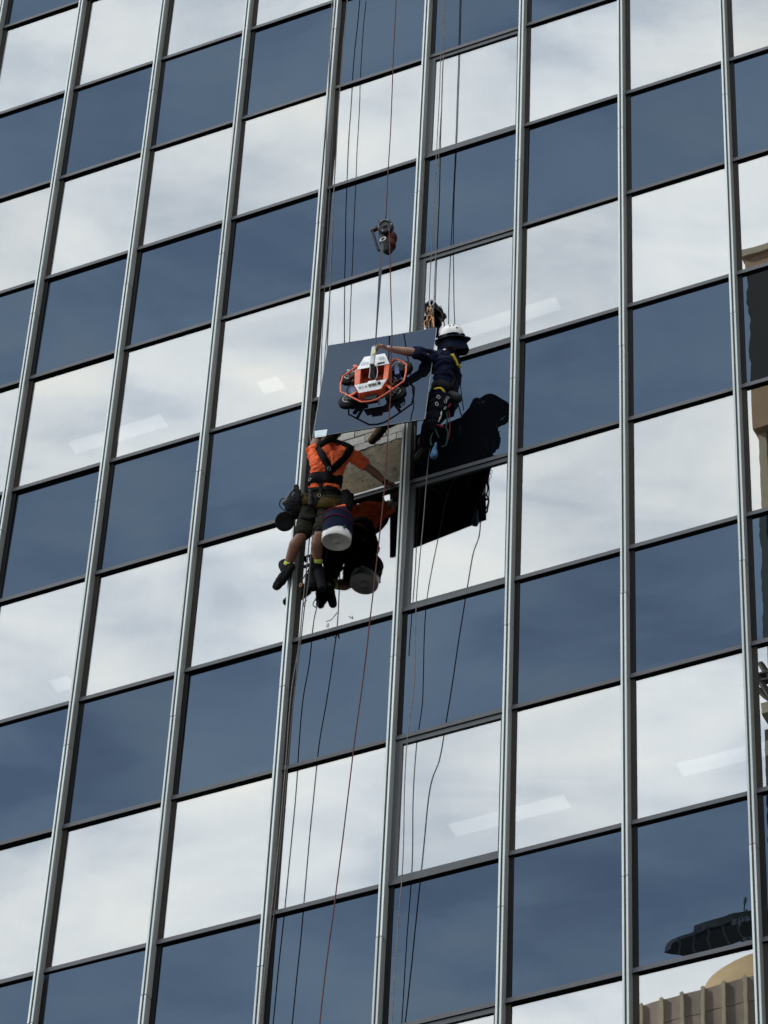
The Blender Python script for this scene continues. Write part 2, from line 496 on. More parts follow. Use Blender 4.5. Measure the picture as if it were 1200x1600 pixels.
# fins, one segment per storey, each with two bright cap strips
SEG = 2.8664 * W
ZJ = ZO - 2.005 * W
gs = G()
gs.b2((0.006, -FD + .016, .004), (FW - .002, 0.0, SEG - .004))
seg_me = gs.mesh('mullion'); seg_me.materials.append(M['fin'])
gg = G().b2((FW * .32, -FD + .013, .004), (FW * .65, -FD + .0165, SEG - .004))
groove_me = gg.mesh('groove_strip'); groove_me.materials.append(M['groove'])
cs = G().b2((0, -FD, .004), (FW * .31, -FD + .0155, SEG - .004)); strip_me = cs.mesh('cap_strip'); strip_me.materials.append(M['cap'])
for k in range(K0, K1 + 2):
    for s in range(-5, 3):
        z0 = ZJ - SEG * (s + 1) + SEG * 3 - SEG * 3
        z0 = ZJ + SEG * s - SEG * 0
        zz = z0 if s >= -5 else z0
        if zz > ZT + .5 or zz + SEG < ZB - .5: continue
        jx = random.uniform(-.0012, .0012)
        a = inst('mullion', seg_me, tower, (k * W + jx, 0, zz))
        for dx in (0, FW * .66):
            inst('cap_strip', strip_me, a, (dx, 0, 0))
        inst('groove_strip', groove_me, a, (0, 0, 0))

# dark strip at each fin foot, an edge seal with the fin's reflection painted in, transoms, panes
trans_g = G()
trans_g.cur = 0; trans_g.b2((FW, -TT, .0), (W, -.0, TH))
trans_me = trans_g.mesh('transom'); trans_me.materials.append(M['transom'])
M['reflection_gasket_brown'] = mat('brown_reflection_gasket', (.030, .027, .024), .7, spec=.2, var=.2)  # brown in vision rows, where the painted fin reflection is paler
gask_s = G().b2((FW * .5, -.010, TH), (FW + .050, -.0005, 1.3897 * W)).mesh('reflection_gasket'); gask_s.materials.append(M['reflection_gasket'])
gask_v = G().b2((FW * .5, -.010, TH), (FW + .050, -.0005, 1.4767 * W)).mesh('reflection_gasket'); gask_v.materials.append(M['reflection_gasket_brown'])


def pane_mesh(h, m, name, z0=TH):
    g = G().b2((.012, 0.0, z0 - .004), (W - .002 + .008, .008, h + .002))
    me = g.mesh(name); me.materials.append(m); return me


hS, hV = 1.3897 * W, 1.4767 * W
sp_me = pane_mesh(hS, M['spandrel'], 'spandrel_pane')
vi_me = pane_mesh(hV, M['vision'], 'vision_pane')
sash_me = None
g = G()
q0, q1 = FW + .036, W + .0
hh = hV
for (a, b) in (((FW, TH), (W - .004, TH + .052)), ((FW, hh - .060), (W - .004, hh - .002)), ((FW, TH + .052), (FW + .072, hh - .060)), ((W - .050, TH + .052), (W - .004, hh - .060))):
    g.b2((a[0], -.018, a[1]), (b[0], -.0005, b[1]))
sash_me = g.mesh('window_sash'); sash_me.materials.append(M['sash'])
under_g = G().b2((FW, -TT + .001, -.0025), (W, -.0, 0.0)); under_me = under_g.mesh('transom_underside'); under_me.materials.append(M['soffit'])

for k in range(K0, K1 + 1):
    for j in range(J0, J1):
        ztop, zbot = zrow(j), zrow(j + 1)
        vision = (j % 2 == 0)
        t = inst('transom', trans_me, tower, (k * W, 0, zbot))
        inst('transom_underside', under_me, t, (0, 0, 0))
        inst('reflection_gasket', gask_v if vision else gask_s, tower, (k * W, 0, zbot))
        if k == 4 and j == 3: continue       # the pane that has been taken out
        ts = .0024 if (k < 4 or k == 6) else (.0007 if k < 7 else .0003)
        tilt = (random.gauss(0, ts), 0, random.gauss(0, ts))
        inst('vision_pane' if vision else 'spandrel_pane', vi_me if vision else sp_me, tower, (k * W, 0, zbot), tilt)
        if k == 5 and vision:
            inst('window_sash', sash_me, tower, (k * W, 0, zbot))
# building mass: slabs, ceilings, dark back walls, and the parts above and below the built rows
XA, XB = K0 * W, (K1 + 1) * W
for f in range(-3, 6):
    zc = zrow(2 * f)           # top of a vision row
    zb = zrow(2 * f - 1) if True else 0
    G().b2((XA, .14, zc + .10), (XB, 9, zc + .16)).build('ceiling_panel', M['ceiling'], tower)
    zf = zrow(2 * f + 1) - .10
    if not (2 * f + 1 == 3):
        G().b2((XA, .16, zf - 1.35), (XB, 9, zf)).build('floor_slab', M['interior'], tower)
    else:
        G().b2((XA, .75, zf - 1.35), (XB, 9, zf)).build('floor_slab', M['interior'], tower)
G().b2((XA, 9, ZB), (XB, 9.3, ZT)).build('core_wall', M['interior'], tower)
G().b2((XA - .3, -.02, ZB), (XA, 9.3, ZT)).build('side_wall', M['spandrel'], tower)
G().b2((XB, -.02, ZB), (XB + .3, 9.3, ZT)).build('side_wall', M['spandrel'], tower)
G().b2((XA - .3, 0, .1), (XB + .3, 14, ZB - .01)).build('lower_storeys', M['spandrel'], tower)
G().b2((XA - .3, 0, ZT + .01), (XB + .3, 14, ZT + 14)).build('upper_storeys', M['spandrel'], tower)

# the opening: concrete edge beam with whitewashed blocks above it
oz0, oz1 = zrow(4) + TH, zrow(3)
ox0, ox1 = 4 * W + FW, 5 * W
ytop = oz0 + .80                 # broken top edge of the render
RY = .10
nx = 26
tops = [ytop + .26 * (i / nx) * 0 + noise.noise(Vector((i * .45, 3.1, 0))) * .035 for i in range(nx + 1)]
fr, bk = [], []
for i in range(nx + 1):
    x = 4 * W + .01 + (W + .04) * i / nx
    fr.append((x, RY, tops[i] + .012 * noise.noise(Vector((i * 1.7, 0, 0)))))
pts = [(4 * W + .01, RY, oz0 - .12)] + fr + [(5 * W + .05, RY, oz0 - .12)]
G().prism(pts, (0, .5, 0)).build('concrete_beam', M['concrete'], tower)
cr = [Vector(f_) + Vector((0, -.004, .004 + .012 * noise.noise(Vector((i_ * 2.9, 7, 0))))) for i_, f_ in enumerate(fr)]
G().tube(cr, [.004 + .006 * abs(noise.noise(Vector((i_ * 1.9, 1, 2)))) for i_ in range(len(cr))], 6).build('mortar_line', M['mortar'], tower)
G().b2((4 * W + .01, RY + .045, ytop - .2), (5 * W + .05, .62, oz1 + .02)).build('mortar_bed', M['mortar'], tower)
bw, bh = .245, .118
row = 0; z = ytop - .10
brick_ms = []
for i in range(4):
    g = G(); r = random.uniform
    hx, hz = bw / 2 - .006, bh / 2 - .006
    vs = [(sx * hx + r(-.003, .003), sy * .05, sz * hz + r(-.003, .003)) for sx in (-1, 1) for sy in (-1, 1) for sz in (-1, 1)]
    g.add(vs, [(0, 1, 3, 2), (4, 6, 7, 5), (0, 4, 5, 1), (2, 3, 7, 6), (0, 2, 6, 4), (1, 5, 7, 3)])
    me = g.mesh('brick'); me.materials.append(M['brick']); brick_ms.append(me)
while z < oz1 + .02:
    x = 4 * W + .04 + (bw / 2 if row % 2 else 0)
    while x < 5 * W + .06:
        inst('brick', random.choice(brick_ms), tower, (x + bw / 2 - .12, RY + .075 + random.uniform(-.008, .004), z + bh / 2), (0, random.uniform(-.01, .01), 0))
        x += bw
    z += bh; row += 1
# jambs and head of the opening, bright bare sill
G().b2((4 * W + .004, 0, oz0), (4 * W + .03, RY + .1, oz1)).build('opening_jamb', M['transom'], tower)
G().b2((5 * W - .01, 0, oz0), (5 * W + .02, RY + .1, oz1)).build('opening_jamb', M['transom'], tower)
G().b2((ox0, -TT - .010, oz0 - .002), (5 * W - .002, RY, oz0 + .020)).build('bare_sill_strip', M['sill'], tower)

# ceiling lights behind the glass (ends given where they are seen)
def ceil_light(u0, v0, u1, v1, j, label, wid=.19):
    zc = zrow(j) + .092
    pts = []
    for (u, v) in ((u0, v0), (u1, v1)):
        r = ray(u, v); pts.append(CAM_P + r * ((zc - CAM_P.z) / r.z))
    a, b = pts
    y = (a.y + b.y) / 2
    c = Vector(((a.x + b.x) / 2, y, zc)); L = abs(b.x - a.x)
    t = thing('ceiling_light', label, 'light', c, 'strip lights on the ceilings behind the windows')
    G().b2((c.x - L / 2 - .02, y - wid / 2 - .02, zc - .035), (c.x + L / 2 + .02, y + wid / 2 + .02, zc + .008)).build('light_housing', M['white_metal'], t)
    G().b2((c.x - L / 2, y - wid / 2, zc - .045), (c.x + L / 2, y + wid / 2, zc - .036)).build('light_diffuser', M['tube_light'], t)


ceil_light(715, 517, 872, 470, 2, 'lit strip light seen through the bright window just right of the white helmet')
ceil_light(112, 694, 258, 655, 2, 'lit strip light seen through a left-hand window beside the second fin from the left')
ceil_light(408, 602, 440, 594, 2, 'short lit strip light seen through the window left of the lifted panel')
ceil_light(707, 1292, 886, 1247, 6, 'lit strip light seen through two windows low in the middle, crossing behind a fin')
ceil_light(1062, 1197, 1225, 1158, 6, 'lit strip light seen through the windows at the lower right edge')
ceil_light(84, 1068, 112, 1061, 4, 'small lit strip light seen through the lower left window')

# ------------------------------------------------------------------ buildings across the street (seen only as reflections)
def vpt(u, v, D):
    """the point across the street (y = -D) whose mirror image shows at pixel (u, v)"""
    p = at(u, v, -D)
    return Vector((p.x, -D, p.z))


def tan_tower():
    D = 58.0
    a = vpt(1164, 404, D); x0 = a.x; zt = a.z
    zb = vpt(1176, 672, D).z
    t = thing('tower_block', 'tan topped tower block across the street, mirrored at the right edge of the glass', 'building', (x0 + 9, -D - 9, 0))
    G().b2((x0, -D - 18, zb), (x0 + 18, -D, zt)).build('parapet_storey', M['tan_clad'], t)
    G().b2((x0 - .12, -D - 18.1, zt), (x0 + 18.1, -D + .12, zt + .30)).build('coping', M['cream'], t)
    G().b2((x0 + .30, -D - 17.5, 0), (x0 + 17.5, -D - .5, zb)).build('glazed_wall', M['tower_glass'], t)
    G().b2((x0 + .10, -D - .95, 0), (x0 + .36, -D - .30, zb)).build('corner_column', M['cream'], t)
    z = zb - 3.4
    while z > 4:
        G().b2((x0 + .5, -D - 17.55, z), (x0 + 17.55, -D - .42, z + .5)).build('floor_band', M['tan_dark'], t); z -= 3.6
    # slanted recess seen in the blue row
    G().b2((x0 + 1.2, -D - .02, zb + 1.5), (x0 + 17.0, -D + .06, zt - 3.0)).build('recess_panel', M['recess'], t)
    return t


def rooftop_frame():
    D = 50.0
    t = thing('roof_frame', 'small steel roof frame mirrored at the right edge below the tan tower', 'frame', vpt(1193, 1105, D))
    g = G()
    P = lambda u, v, d=0: vpt(u, v, D) + Vector((0, -d, 0))
    for a, b, r in (((1182, 1052), (1204, 1090), .10), ((1188, 1036), (1206, 1062), .09), ((1182, 1056), (1210, 1050), .10), ((1182, 1066), (1210, 1062), .10), ((1183, 1075), (1206, 1098), .08)):
        g.tube([P(*a), P(*b)], r, 6)
    g.build('beam', M['tan_dark'], t)
    g = G()
    g.b2(P(1189, 1100), P(1216, 1108) + Vector((0, -2.5, 0))).build('roof_edge', M['cream'], t)
    # the post that carries it
    p = P(1212, 1104)
    G().b2((p.x - .5, -D - 2.5, 0), (p.x + 7, -D - .4, p.z - .35)).build('wall', M['tan_dark'], t)


def vptz(u, v, z):
    """the point at height z whose mirror image shows at pixel (u, v)"""
    r = ray(u, v); p = CAM_P + r * ((z - CAM_P.z) / r.z)
    return Vector((p.x, -p.y, z))


def curved_building():
    D = 112.0
    q = vpt(1250, 1560, D)
    t = thing('curved_building', 'curved brown building with cream ribs and a tan drum, mirrored at the bottom right', 'building', (q.x, q.y, 0))
    c = vpt(1100, 1541, D); zr = c.z
    Rw = 60.0
    cx, cy = c.x + 2, -D - Rw
    step = 1.08 / Rw
    def pt(a, r, z): return Vector((cx + r * math.sin(a), cy + r * math.cos(a), z))
    fh = 1.42
    for i in range(-9, 12):
        a0, a1 = i * step, (i + 1) * step
        for f in range(5):
            z1 = zr - f * fh; z0 = z1 - fh + .05
            g = G()
            g.prism([pt(a0, Rw, z0), pt(a1, Rw, z0), pt(a1, Rw, z1), pt(a0, Rw, z1)], (0, -.25, 0))
            g.build('wall_panel', M['brown_panel'], t)
        e = .085 / Rw
        G().prism([pt(a0 - e, Rw + .14, zr - 5 * fh), pt(a0 + e, Rw + .14, zr - 5 * fh), pt(a0 + e, Rw + .14, zr + .06), pt(a0 - e, Rw + .14, zr + .06)], (0, -.3, 0)).build('rib', M['cream'], t)
    x0, x1 = pt(-9 * step, Rw, 0).x, pt(12 * step, Rw, 0).x
    G().b2((x0, -D - 30, 0), (x1, -D - 1.6, zr - .2)).build('wall', M['tan_dark'], t)
    # tan drum on the roof
    dd = D + 4
    e = vpt(1098, 1545, dd + 4); rn = 4.2
    ztop = vptz(1160, 1490, vpt(1160, 1490, dd).z).z
    G().lathe((e.x + rn, -dd - rn, zr - 1), (0, 0, 1), [(rn, 0), (rn, ztop - zr + 1), (0, ztop - zr + 1)], 64).build('roof_drum', M['drum_tan'], t, True)
    # crescent canopy with ribs above it
    zc = ztop + 2.6
    outer = spline([vptz(u, v, zc) for u, v in ((1042, 1488), (1060, 1476), (1090, 1463), (1120, 1452), (1150, 1444), (1190, 1436), (1240, 1430), (1300, 1430))], 4)
    inner = spline([vptz(u, v, zc) for u, v in ((1043, 1489), (1054, 1492), (1074, 1494), (1105, 1489), (1145, 1480), (1190, 1470), (1240, 1460), (1300, 1452))], 4)
    g = G()
    for i in range(len(outer) - 1):
        g.prism([outer[i], outer[i + 1], inner[i + 1], inner[i]], (0, 0, .3))
    g.build('canopy', M['canopy'], t)
    for (a, b, d_) in (((1064, 1474), (1062, 1491), 1), ((1088, 1464), (1087, 1492), 1), ((1110, 1456), (1113, 1487), 2), ((1132, 1450), (1142, 1480), 3), ((1153, 1445), (1168, 1474), 4)):
        G().tube(spline([vptz(*a, zc - .05), vptz((a[0] + b[0]) / 2 - d_, (a[1] + b[1]) / 2, zc - .05), vptz(*b, zc - .05)], 4), .07, 6).build('canopy_rib', M['fin'], t)
    f0 = [vptz(u, v, zc) for u, v in ((1087, 1464.5), (1105, 1457), (1125, 1450), (1146, 1444), (1190, 1435))]
    g = G()
    for i in range(4): g.prism([f0[i], f0[i + 1], f0[i + 1] + Vector((0, 0, .45)), f0[i] + Vector((0, 0, .45))], (0, -.2, 0))
    g.build('fascia', M['olive_band'], t)
    ds = -outer[-5].y - .6 if False else -vptz(1160, 1446, zc).y - .5
    def letter(ch, u, v, size):
        cu = bpy.data.curves.new('sign_letter', 'FONT'); cu.body = ch; cu.size = size; cu.extrude = .04; cu.align_x = 'CENTER'; cu.offset = .01
        tmp = bpy.data.objects.new('tmp', cu); bench.collection.objects.link(tmp)
        with bpy.context.temp_override(scene=bench, view_layer=bench.view_layers[0]):
            me = bpy.data.meshes.new_from_object(tmp.evaluated_get(bpy.context.evaluated_depsgraph_get()))
        bpy.data.objects.remove(tmp)
        p = vpt(u, v, ds)
        for vv in me.vertices:
            x, y, z = vv.co
            vv.co = Vector((x, -z, y)) + p - t.location
        me.flip_normals(); me.materials.clear(); me.materials.append(M['sign_white'])
        o = bpy.data.objects.new('sign_letter', me); COL.objects.link(o); o.parent = t
    letter('s', 1149, 1449, .62); letter('p', 1159, 1446.5, .62); letter('a', 1168, 1444.5, .62); letter('r', 1176, 1442.5, .62)
    letter('c', 1166, 1476, .55); letter('y', 1175, 1473.5, .55)
    for (a, b) in (((1143, 1452), (1182, 1434)), ((1160, 1481), (1182, 1466))):
        p0, p1 = vpt(*a, ds + .15), vpt(*b, ds + .15)
        G().b2(p0, p1 + Vector((0, -.1, 0))).build('sign_board', M['canopy'], t)
    for u, v, h in ((1163, 1412, 1.6), (1167, 1431, .8)):
        a = vpt(u, v, ds + 1); G().tube([a + Vector((0, 0, -h)), a], .03, 6).build('antenna', M['canopy'], t)
        G().ball(a, (.09, .09, .26)).build('antenna_head', M['white_metal'], t)


tan_tower(); rooftop_frame(); curved_building()

# ------------------------------------------------------------------ organic shapes


def organic(name, blobs, m, parent, voxel=.009, smooth=6, folds=0.0, fscale=9.0, label=None, cut=None):
    g = G()
    for b in blobs:
        if b[0] == 'c': g.caps(Vector(b[1]), b[2], Vector(b[3]), b[4])
        elif b[0] == 'e': g.ball(b[1], b[2], b[3] if len(b) > 3 else None, 16)
    me = g.mesh(name, True)
    tmp = bpy.data.objects.new('tmp', me); bench.collection.objects.link(tmp)
    r = tmp.modifiers.new('r', 'REMESH'); r.mode = 'VOXEL'; r.voxel_size = voxel; r.use_smooth_shade = True
    s = tmp.modifiers.new('s', 'SMOOTH'); s.factor = .5; s.iterations = smooth
    with bpy.context.temp_override(scene=bench, view_layer=bench.view_layers[0]):
        dg = bpy.context.evaluated_depsgraph_get()
        out = bpy.data.meshes.new_from_object(tmp.evaluated_get(dg))
    bpy.data.objects.remove(tmp); bpy.data.meshes.remove(me)
    out.name = name
    if folds:
        NN = [v.normal.copy() for v in out.vertices]
        for v, vn in zip(out.vertices, NN):
            p = v.co
            w = noise.noise(Vector((p.x * fscale, p.y * fscale, p.z * fscale * 1.8)))
            w2 = noise.noise(Vector((p.x * fscale * 2.3 + 5, p.y * fscale * 2.3, p.z * fscale * 3.5)))
            v.co = p + vn * (folds * (-abs(w) * 1.6 + .5 + .4 * w2))
    if cut:
        bm = bmesh.new(); bm.from_mesh(out)
        for (pl, no) in cut:
            bmesh.ops.bisect_plane(bm, geom=bm.verts[:] + bm.edges[:] + bm.faces[:], plane_co=pl, plane_no=no, clear_outer=True)
        bm.to_mesh(out); bm.free()
    loc = parent.matrix_world.translation
    out.transform(Matrix.Translation(-loc))
    out.polygons.foreach_set('use_smooth', [True] * len(out.polygons))
    out.materials.clear(); out.materials.append(m)
    o = bpy.data.objects.new(name, out); COL.objects.link(o); o.parent = parent
    if label: o['label'] = label
    return o


def bvh_of(objs):
    vs, fs = [], []
    for o in objs:
        off = len(vs); loc = o.parent.matrix_world.translation
        vs += [v.co + loc for v in o.data.vertices]
        fs += [tuple(i + off for i in p.vertices) for p in o.data.polygons]
    return BVHTree.FromPolygons(vs, fs)


def ribbon(pts, nrm, w, th, name, m, parent, closed=False):
    N = len(pts); vs = []
    for i in range(N):
        a = pts[(i - 1) % N] if (closed or i) else pts[i]
        b = pts[(i + 1) % N] if (closed or i < N - 1) else pts[i]
        t = (b - a).normalized(); nn = nrm[i]; s = t.cross(nn).normalized(); p = pts[i]
        vs += [p + s * w / 2, p + s * w / 2 + nn * th, p - s * w / 2 + nn * th, p - s * w / 2]
    fs = []
    for i in range(N if closed else N - 1):
        j = (i + 1) % N
        for k in range(4):
            fs.append((i * 4 + k, i * 4 + (k + 1) % 4, j * 4 + (k + 1) % 4, j * 4 + k))
    if not closed: fs += [(3, 2, 1, 0), ((N - 1) * 4, (N - 1) * 4 + 1, (N - 1) * 4 + 2, (N - 1) * 4 + 3)]
    return G().add(vs, fs).build(name, m, parent, True)


def strap_px(bvh, px, w, name, m, parent, th=.007, lift=.003, d0=.5):
    """a strap lying on the body along the line of pixels px"""
    dense = []
    for (a, b) in zip(px[:-1], px[1:]):
        n = max(2, int(math.hypot(b[0] - a[0], b[1] - a[1]) / 2.5))
        dense += [(a[0] + (b[0] - a[0]) * i / n, a[1] + (b[1] - a[1]) * i / n) for i in range(n)]
    dense.append(px[-1])
    P, N = [], []
    for (u, v) in dense:
        r = ray(u, v); h = bvh.ray_cast(CAM_P, r)
        if h[0] is None: continue
        P.append(h[0] + h[1] * lift); N.append(h[1])
    if len(P) < 3: return None
    for _ in range(3):
        P = [P[0]] + [(P[i - 1] + P[i] * 2 + P[i + 1]) / 4 for i in range(1, len(P) - 1)] + [P[-1]]
        N = [N[0]] + [(N[i - 1] + N[i] * 2 + N[i + 1]).normalized() for i in range(1, len(N) - 1)] + [N[-1]]
    P = [p + n * .003 for p, n in zip(P, N)]
    return ribbon(P, N, w, th, name, m, parent)


def belt(bvh, c, ax, w, name, m, parent, th=.012, lift=.004, n=40, rmax=.45):
    ax = Vector(ax).normalized(); u = ax.orthogonal().normalized(); v = ax.cross(u)
    P, N = [], []
    for k in range(n):
        a = 2 * math.pi * k / n; d = u * math.cos(a) + v * math.sin(a)
        h = bvh.ray_cast(Vector(c) + d * rmax, -d)
        if h[0] is None: continue
        P.append(h[0]); N.append(d)
    if len(P) < 6: return None
    for _ in range(3):
        P = [(P[i - 1] + P[i] * 2 + P[(i + 1) % len(P)]) / 4 for i in range(len(P))]
    P = [p + d * lift for p, d in zip(P, N)]
    return ribbon(P, N, w, th, name, m, parent, True)


def hand_blobs(wrist, fdir, palm_n, curl=.5, side=1):
    """palm and five fingers; fdir = pointing direction, palm_n = direction the palm faces, curl 0..1"""
    f = Vector(fdir).normalized(); n = Vector(palm_n); n = (n - f * n.dot(f)).normalized(); s = f.cross(n) * side
    B = []
    wr = Vector(wrist)
    kn = []
    for i, off in enumerate((-.030, -.010, .010, .029)):
        k = wr + f * (.088 - abs(i - 1.3) * .004) + s * off
        kn.append(k); B.append(('c', wr + f * .01 + s * off * .6, .014, k, .0115))
    L = (.072, .080, .075, .060)
    for i, k in enumerate(kn):
        p = k; ang = 0
        for seg, fr_ in enumerate((.45, .31, .24)):
            ang += curl * (1.05, 1.25, .8)[seg]
            d = f * math.cos(ang) + n * math.sin(ang)
            q = p + d * L[i] * fr_
            B.append(('c', p, .0098 - seg * .0008, q, .009 - seg * .0008)); p = q
    t0 = wr + f * .028 - s * .026
    t1 = t0 + (f * .5 - s * .75 + n * .35).normalized() * .036
    t2 = t1 + (f * .75 - s * .1 + n * (.3 + curl * .5)).normalized() * .030
    t3 = t2 + (f * .7 + s * .25 + n * (.3 + curl * .5)).normalized() * .024
    B += [('c', t0, .014, t1, .0115), ('c', t1, .0112, t2, .0102), ('c', t2, .0102, t3, .0085)]
    return B


def head_blobs(c, fwd, up, s=1.0):
    f = Vector(fwd).normalized(); u = Vector(up); u = (u - f * u.dot(f)).normalized(); r = f.cross(u)
    Mx = Matrix((r, f, u)).transposed()
    c = Vector(c)
    P = lambda x, y, z: c + (r * x + f * y + u * z) * s
    B = [('e', P(0, -.012, .03), Vector((.076, .095, .092)) * s, Mx), ('e', P(0, .035, -.045), Vector((.056, .060, .070)) * s, Mx),
         ('c', P(0, .080, .005), .010 * s, P(0, .108, -.028), .013 * s),        # nose
         ('c', P(-.02, .083, -.062), .009 * s, P(.02, .083, -.062), .009 * s),   # lips
         ('e', P(0, .070, -.098), Vector((.022, .020, .018)) * s, Mx),           # chin
         ('c', P(-.04, .078, .032), .010 * s, P(.04, .078, .032), .010 * s)]     # brow
    for q in (-1, 1):
        B.append(('e', P(q * .078, -.01, -.005), Vector((.010, .020, .033)) * s, Mx))
        B.append(('e', P(q * .030, .074, .012), Vector((.013, .010, .010)) * s, Mx))
    return B, P, Mx


def limb(p0, r0, p1, r1, bulge=None):
    p0, p1 = Vector(p0), Vector(p1)
    B = [('c', p0, r0, p1, r1)]
    if bulge:
        t, off, r = bulge
        q = p0.lerp(p1, t) + Vector(off)
        B = [('c', p0, r0, q, r), ('c', q, r, p1, r1)]
    return B


def boot(name, ankle, toe, m, parent, s=1.0):
    a, t = Vector(ankle), Vector(toe)
    f = (t - a); L = f.length; f.normalize()
    up = Vector((0, 0, 1)); up = (up - f * up.dot(f)).normalized() if abs(f.z) < .95 else Vector((0, -1, 0))
    heel = a - f * .045 * s - up * .035
    B = [('c', a + up * .05 + Vector((0, 0, .06)), .062, a, .060), ('c', a, .056, heel, .050),
         ('c', heel, .048, a + f * .10 - up * .030, .052), ('c', a + f * .08 - up * .02, .053, t, .043),
         ('e', a + f * .13 - up * .02, Vector((.056, .056, .050)))]
    o = organic(name, B, m, parent, .008, 4, folds=.003, fscale=22)
    lo = up * .034 * s
    SB = [('c', heel - up * .028, .040, a + f * .10 - up * .062, .034), ('c', a + f * .09 - up * .060, .038, t - up * .024, .036)]
    so = organic('sole', SB, M['black_rubber'], parent, .008, 2)
    so.parent = o; so.location = (0, 0, 0)
    return o


# ================================================================== worker one: orange shirt
p1 = thing('person', 'climber in a bright orange t-shirt, dark shorts and black harness, leaning to the open sill', 'person', at(500, 912, .2))
J = dict(head=at(511, 680, .55), neck=at(514, 695, .49), lsh=at(489, 706, .47), rsh=at(545, 707, .45), chest=at(514, 724, .46), waist=at(508, 752, .38),
         pel=at(504, 779, .32), lhip=at(490, 789, .31), rhip=at(517, 789, .30), lkn=at(471, 838, .33), rkn=at(500, 836, .37), lan=at(448, 889, .17), ran=at(495, 884, .15),
         lto=at(432, 916, .12), rto=at(503, 918, .13), rel=at(580, 734, .27), rwr=at(602, 753, .13), lel=at(499, 672, .36), lwr=at(512, 642, .42))
X = Vector((1, 0, 0))


def torso(J, k, wch=.105, wwa=.085, whi=.075):
    B = []
    for s in (-1, 1):
        B += [('c', J['waist'] + X * s * wwa * .75, .088 + k, J['chest'] + X * s * wch * .85, .095 + k),
              ('c', J['pel'] + X * s * whi, .098 + k, J['waist'] + X * s * wwa * .75, .086 + k)]
    B += [('c', J['chest'], .10 + k, J['neck'] + Vector((0, 0, -.03)), .075 + k), ('c', J['neck'], .055 + k * .5, J['lsh'], .058 + k), ('c', J['neck'], .055 + k * .5, J['rsh'], .058 + k),
          ('c', J['chest'] + X * -.1, .085 + k, J['lsh'], .06 + k), ('c', J['chest'] + X * .1, .085 + k, J['rsh'], .06 + k)]
    return B


fwd1 = Vector((-.35, .80, .45))
hb, HP, HM = head_blobs(J['head'], fwd1, (0, 0, 1), .98)
body = torso(J, -.012) + hb + [('c', J['neck'] - Vector((0, 0, .02)), .055, J['head'] + Vector((0, 0, -.05)), .052)]
rhand_d = (at(613, 757, .05) - J['rwr'])
body += limb(J['rsh'], .052, J['rel'], .042) + limb(J['rel'], .043, J['rwr'], .028, (.3, (0, 0, 0), .045)) + hand_blobs(J['rwr'], rhand_d, (0, .3, -1), .35, -1)
body += limb(J['lsh'], .052, J['lel'], .042) + limb(J['lel'], .042, J['lwr'], .027, (.3, (0, 0, 0), .043)) + hand_blobs(J['lwr'], (0, .2, 1), (1, -.3, 0), .6, 1)
for h, kn, an in (('lhip', 'lkn', 'lan'), ('rhip', 'rkn', 'ran')):
    body += limb(J[h], .092, J[kn], .060, (.45, (0, 0, 0), .084)) + limb(J[kn], .058, J[an], .040, (.30, (-.01, -.022, 0), .064))
b1 = organic('body', body, M['skin_dark'], p1, .0075, 5)
shirt1 = organic('shirt', torso(J, .006) + limb(J['rsh'], .066, J['rsh'].lerp(J['rel'], .62), .062) + limb(J['lsh'], .066, J['lsh'].lerp(J['lel'], .55), .062),
                 M['orange_cloth'], p1, .0075, 3, folds=.024, fscale=9, cut=[(J['neck'] + Vector((0, 0, .035)), (0, 0, 1)), (J['pel'] + Vector((0, 0, .035)), (0, 0, -1))])
sh = []
for h, kn in (('lhip', 'lkn'), ('rhip', 'rkn')):
    sh += [('c', J[h], .110, J[h].lerp(J[kn], .45), .098), ('c', J[h].lerp(J[kn], .45), .098, J[h].lerp(J[kn], .86), .090)]
sh += [('c', J['pel'] + X * -.075, .108, J['pel'] + X * .075, .108), ('c', J['pel'] + X * -.065 + Vector((0, 0, .04)), .104, J['pel'] + X * .065 + Vector((0, 0, .04)), .104)]
shorts1 = organic('shorts', sh, M['olive_cloth'], p1, .008, 3, folds=.014, fscale=9)
bv1 = bvh_of([shirt1, shorts1])
ax = (J['waist'] - J['pel']).normalized()
belt(bv1, J['waist'] + ax * -.0, ax, .115, 'waist_belt', M['black_web'], p1, th=.022)
belt(bv1, J['pel'] + ax * .060, ax, .045, 'hip_belt', M['black_web'], p1, th=.010, lift=.008)
# tool belt: ochre pouch wrapped round the back of the hips
pv = [];
strap_px(bv1, [(478, 781), (500, 787), (520, 790), (541, 787)], .12, 'tool_belt', M['ochre'], p1, th=.035, lift=.010)
strap_px(bv1, [(478, 776), (500, 780), (520, 782), (540, 779)], .035, 'tool_belt_band', M['olive_cloth'], p1, th=.040, lift=.014)
for px in ([(497, 697), (502, 708), (510, 722), (516, 735)], [(548, 700), (541, 712), (529, 724), (518, 735)]):
    strap_px(bv1, px, .072, 'shoulder_strap', M['black_web'], p1, th=.010, lift=.003)
strap_px(bv1, [(516, 728), (514, 740), (511, 752)], .085, 'back_strap', M['black_web'], p1, th=.014, lift=.008)
strap_px(bv1, [(497, 697), (510, 690), (528, 688), (541, 692), (549, 702)], .055, 'shoulder_yoke', M['black_web'], p1, th=.014, lift=.004)
strap_px(bv1, [(502, 752), (503, 765), (503, 779)], .040, 'drop_strap', M['black_web'], p1, th=.01, lift=.016)
strap_px(bv1, [(484, 758), (479, 772), (474, 786)], .030, 'drop_strap', M['black_web'], p1, th=.01, lift=.014)
strap_px(bv1, [(538, 745), (541, 762), (543, 782)], .030, 'drop_strap', M['black_web'], p1, th=.01, lift=.014)
strap_px(bv1, [(470, 808), (483, 812), (495, 806)], .040, 'leg_loop', M['black_web'], p1, th=.01, lift=.004)
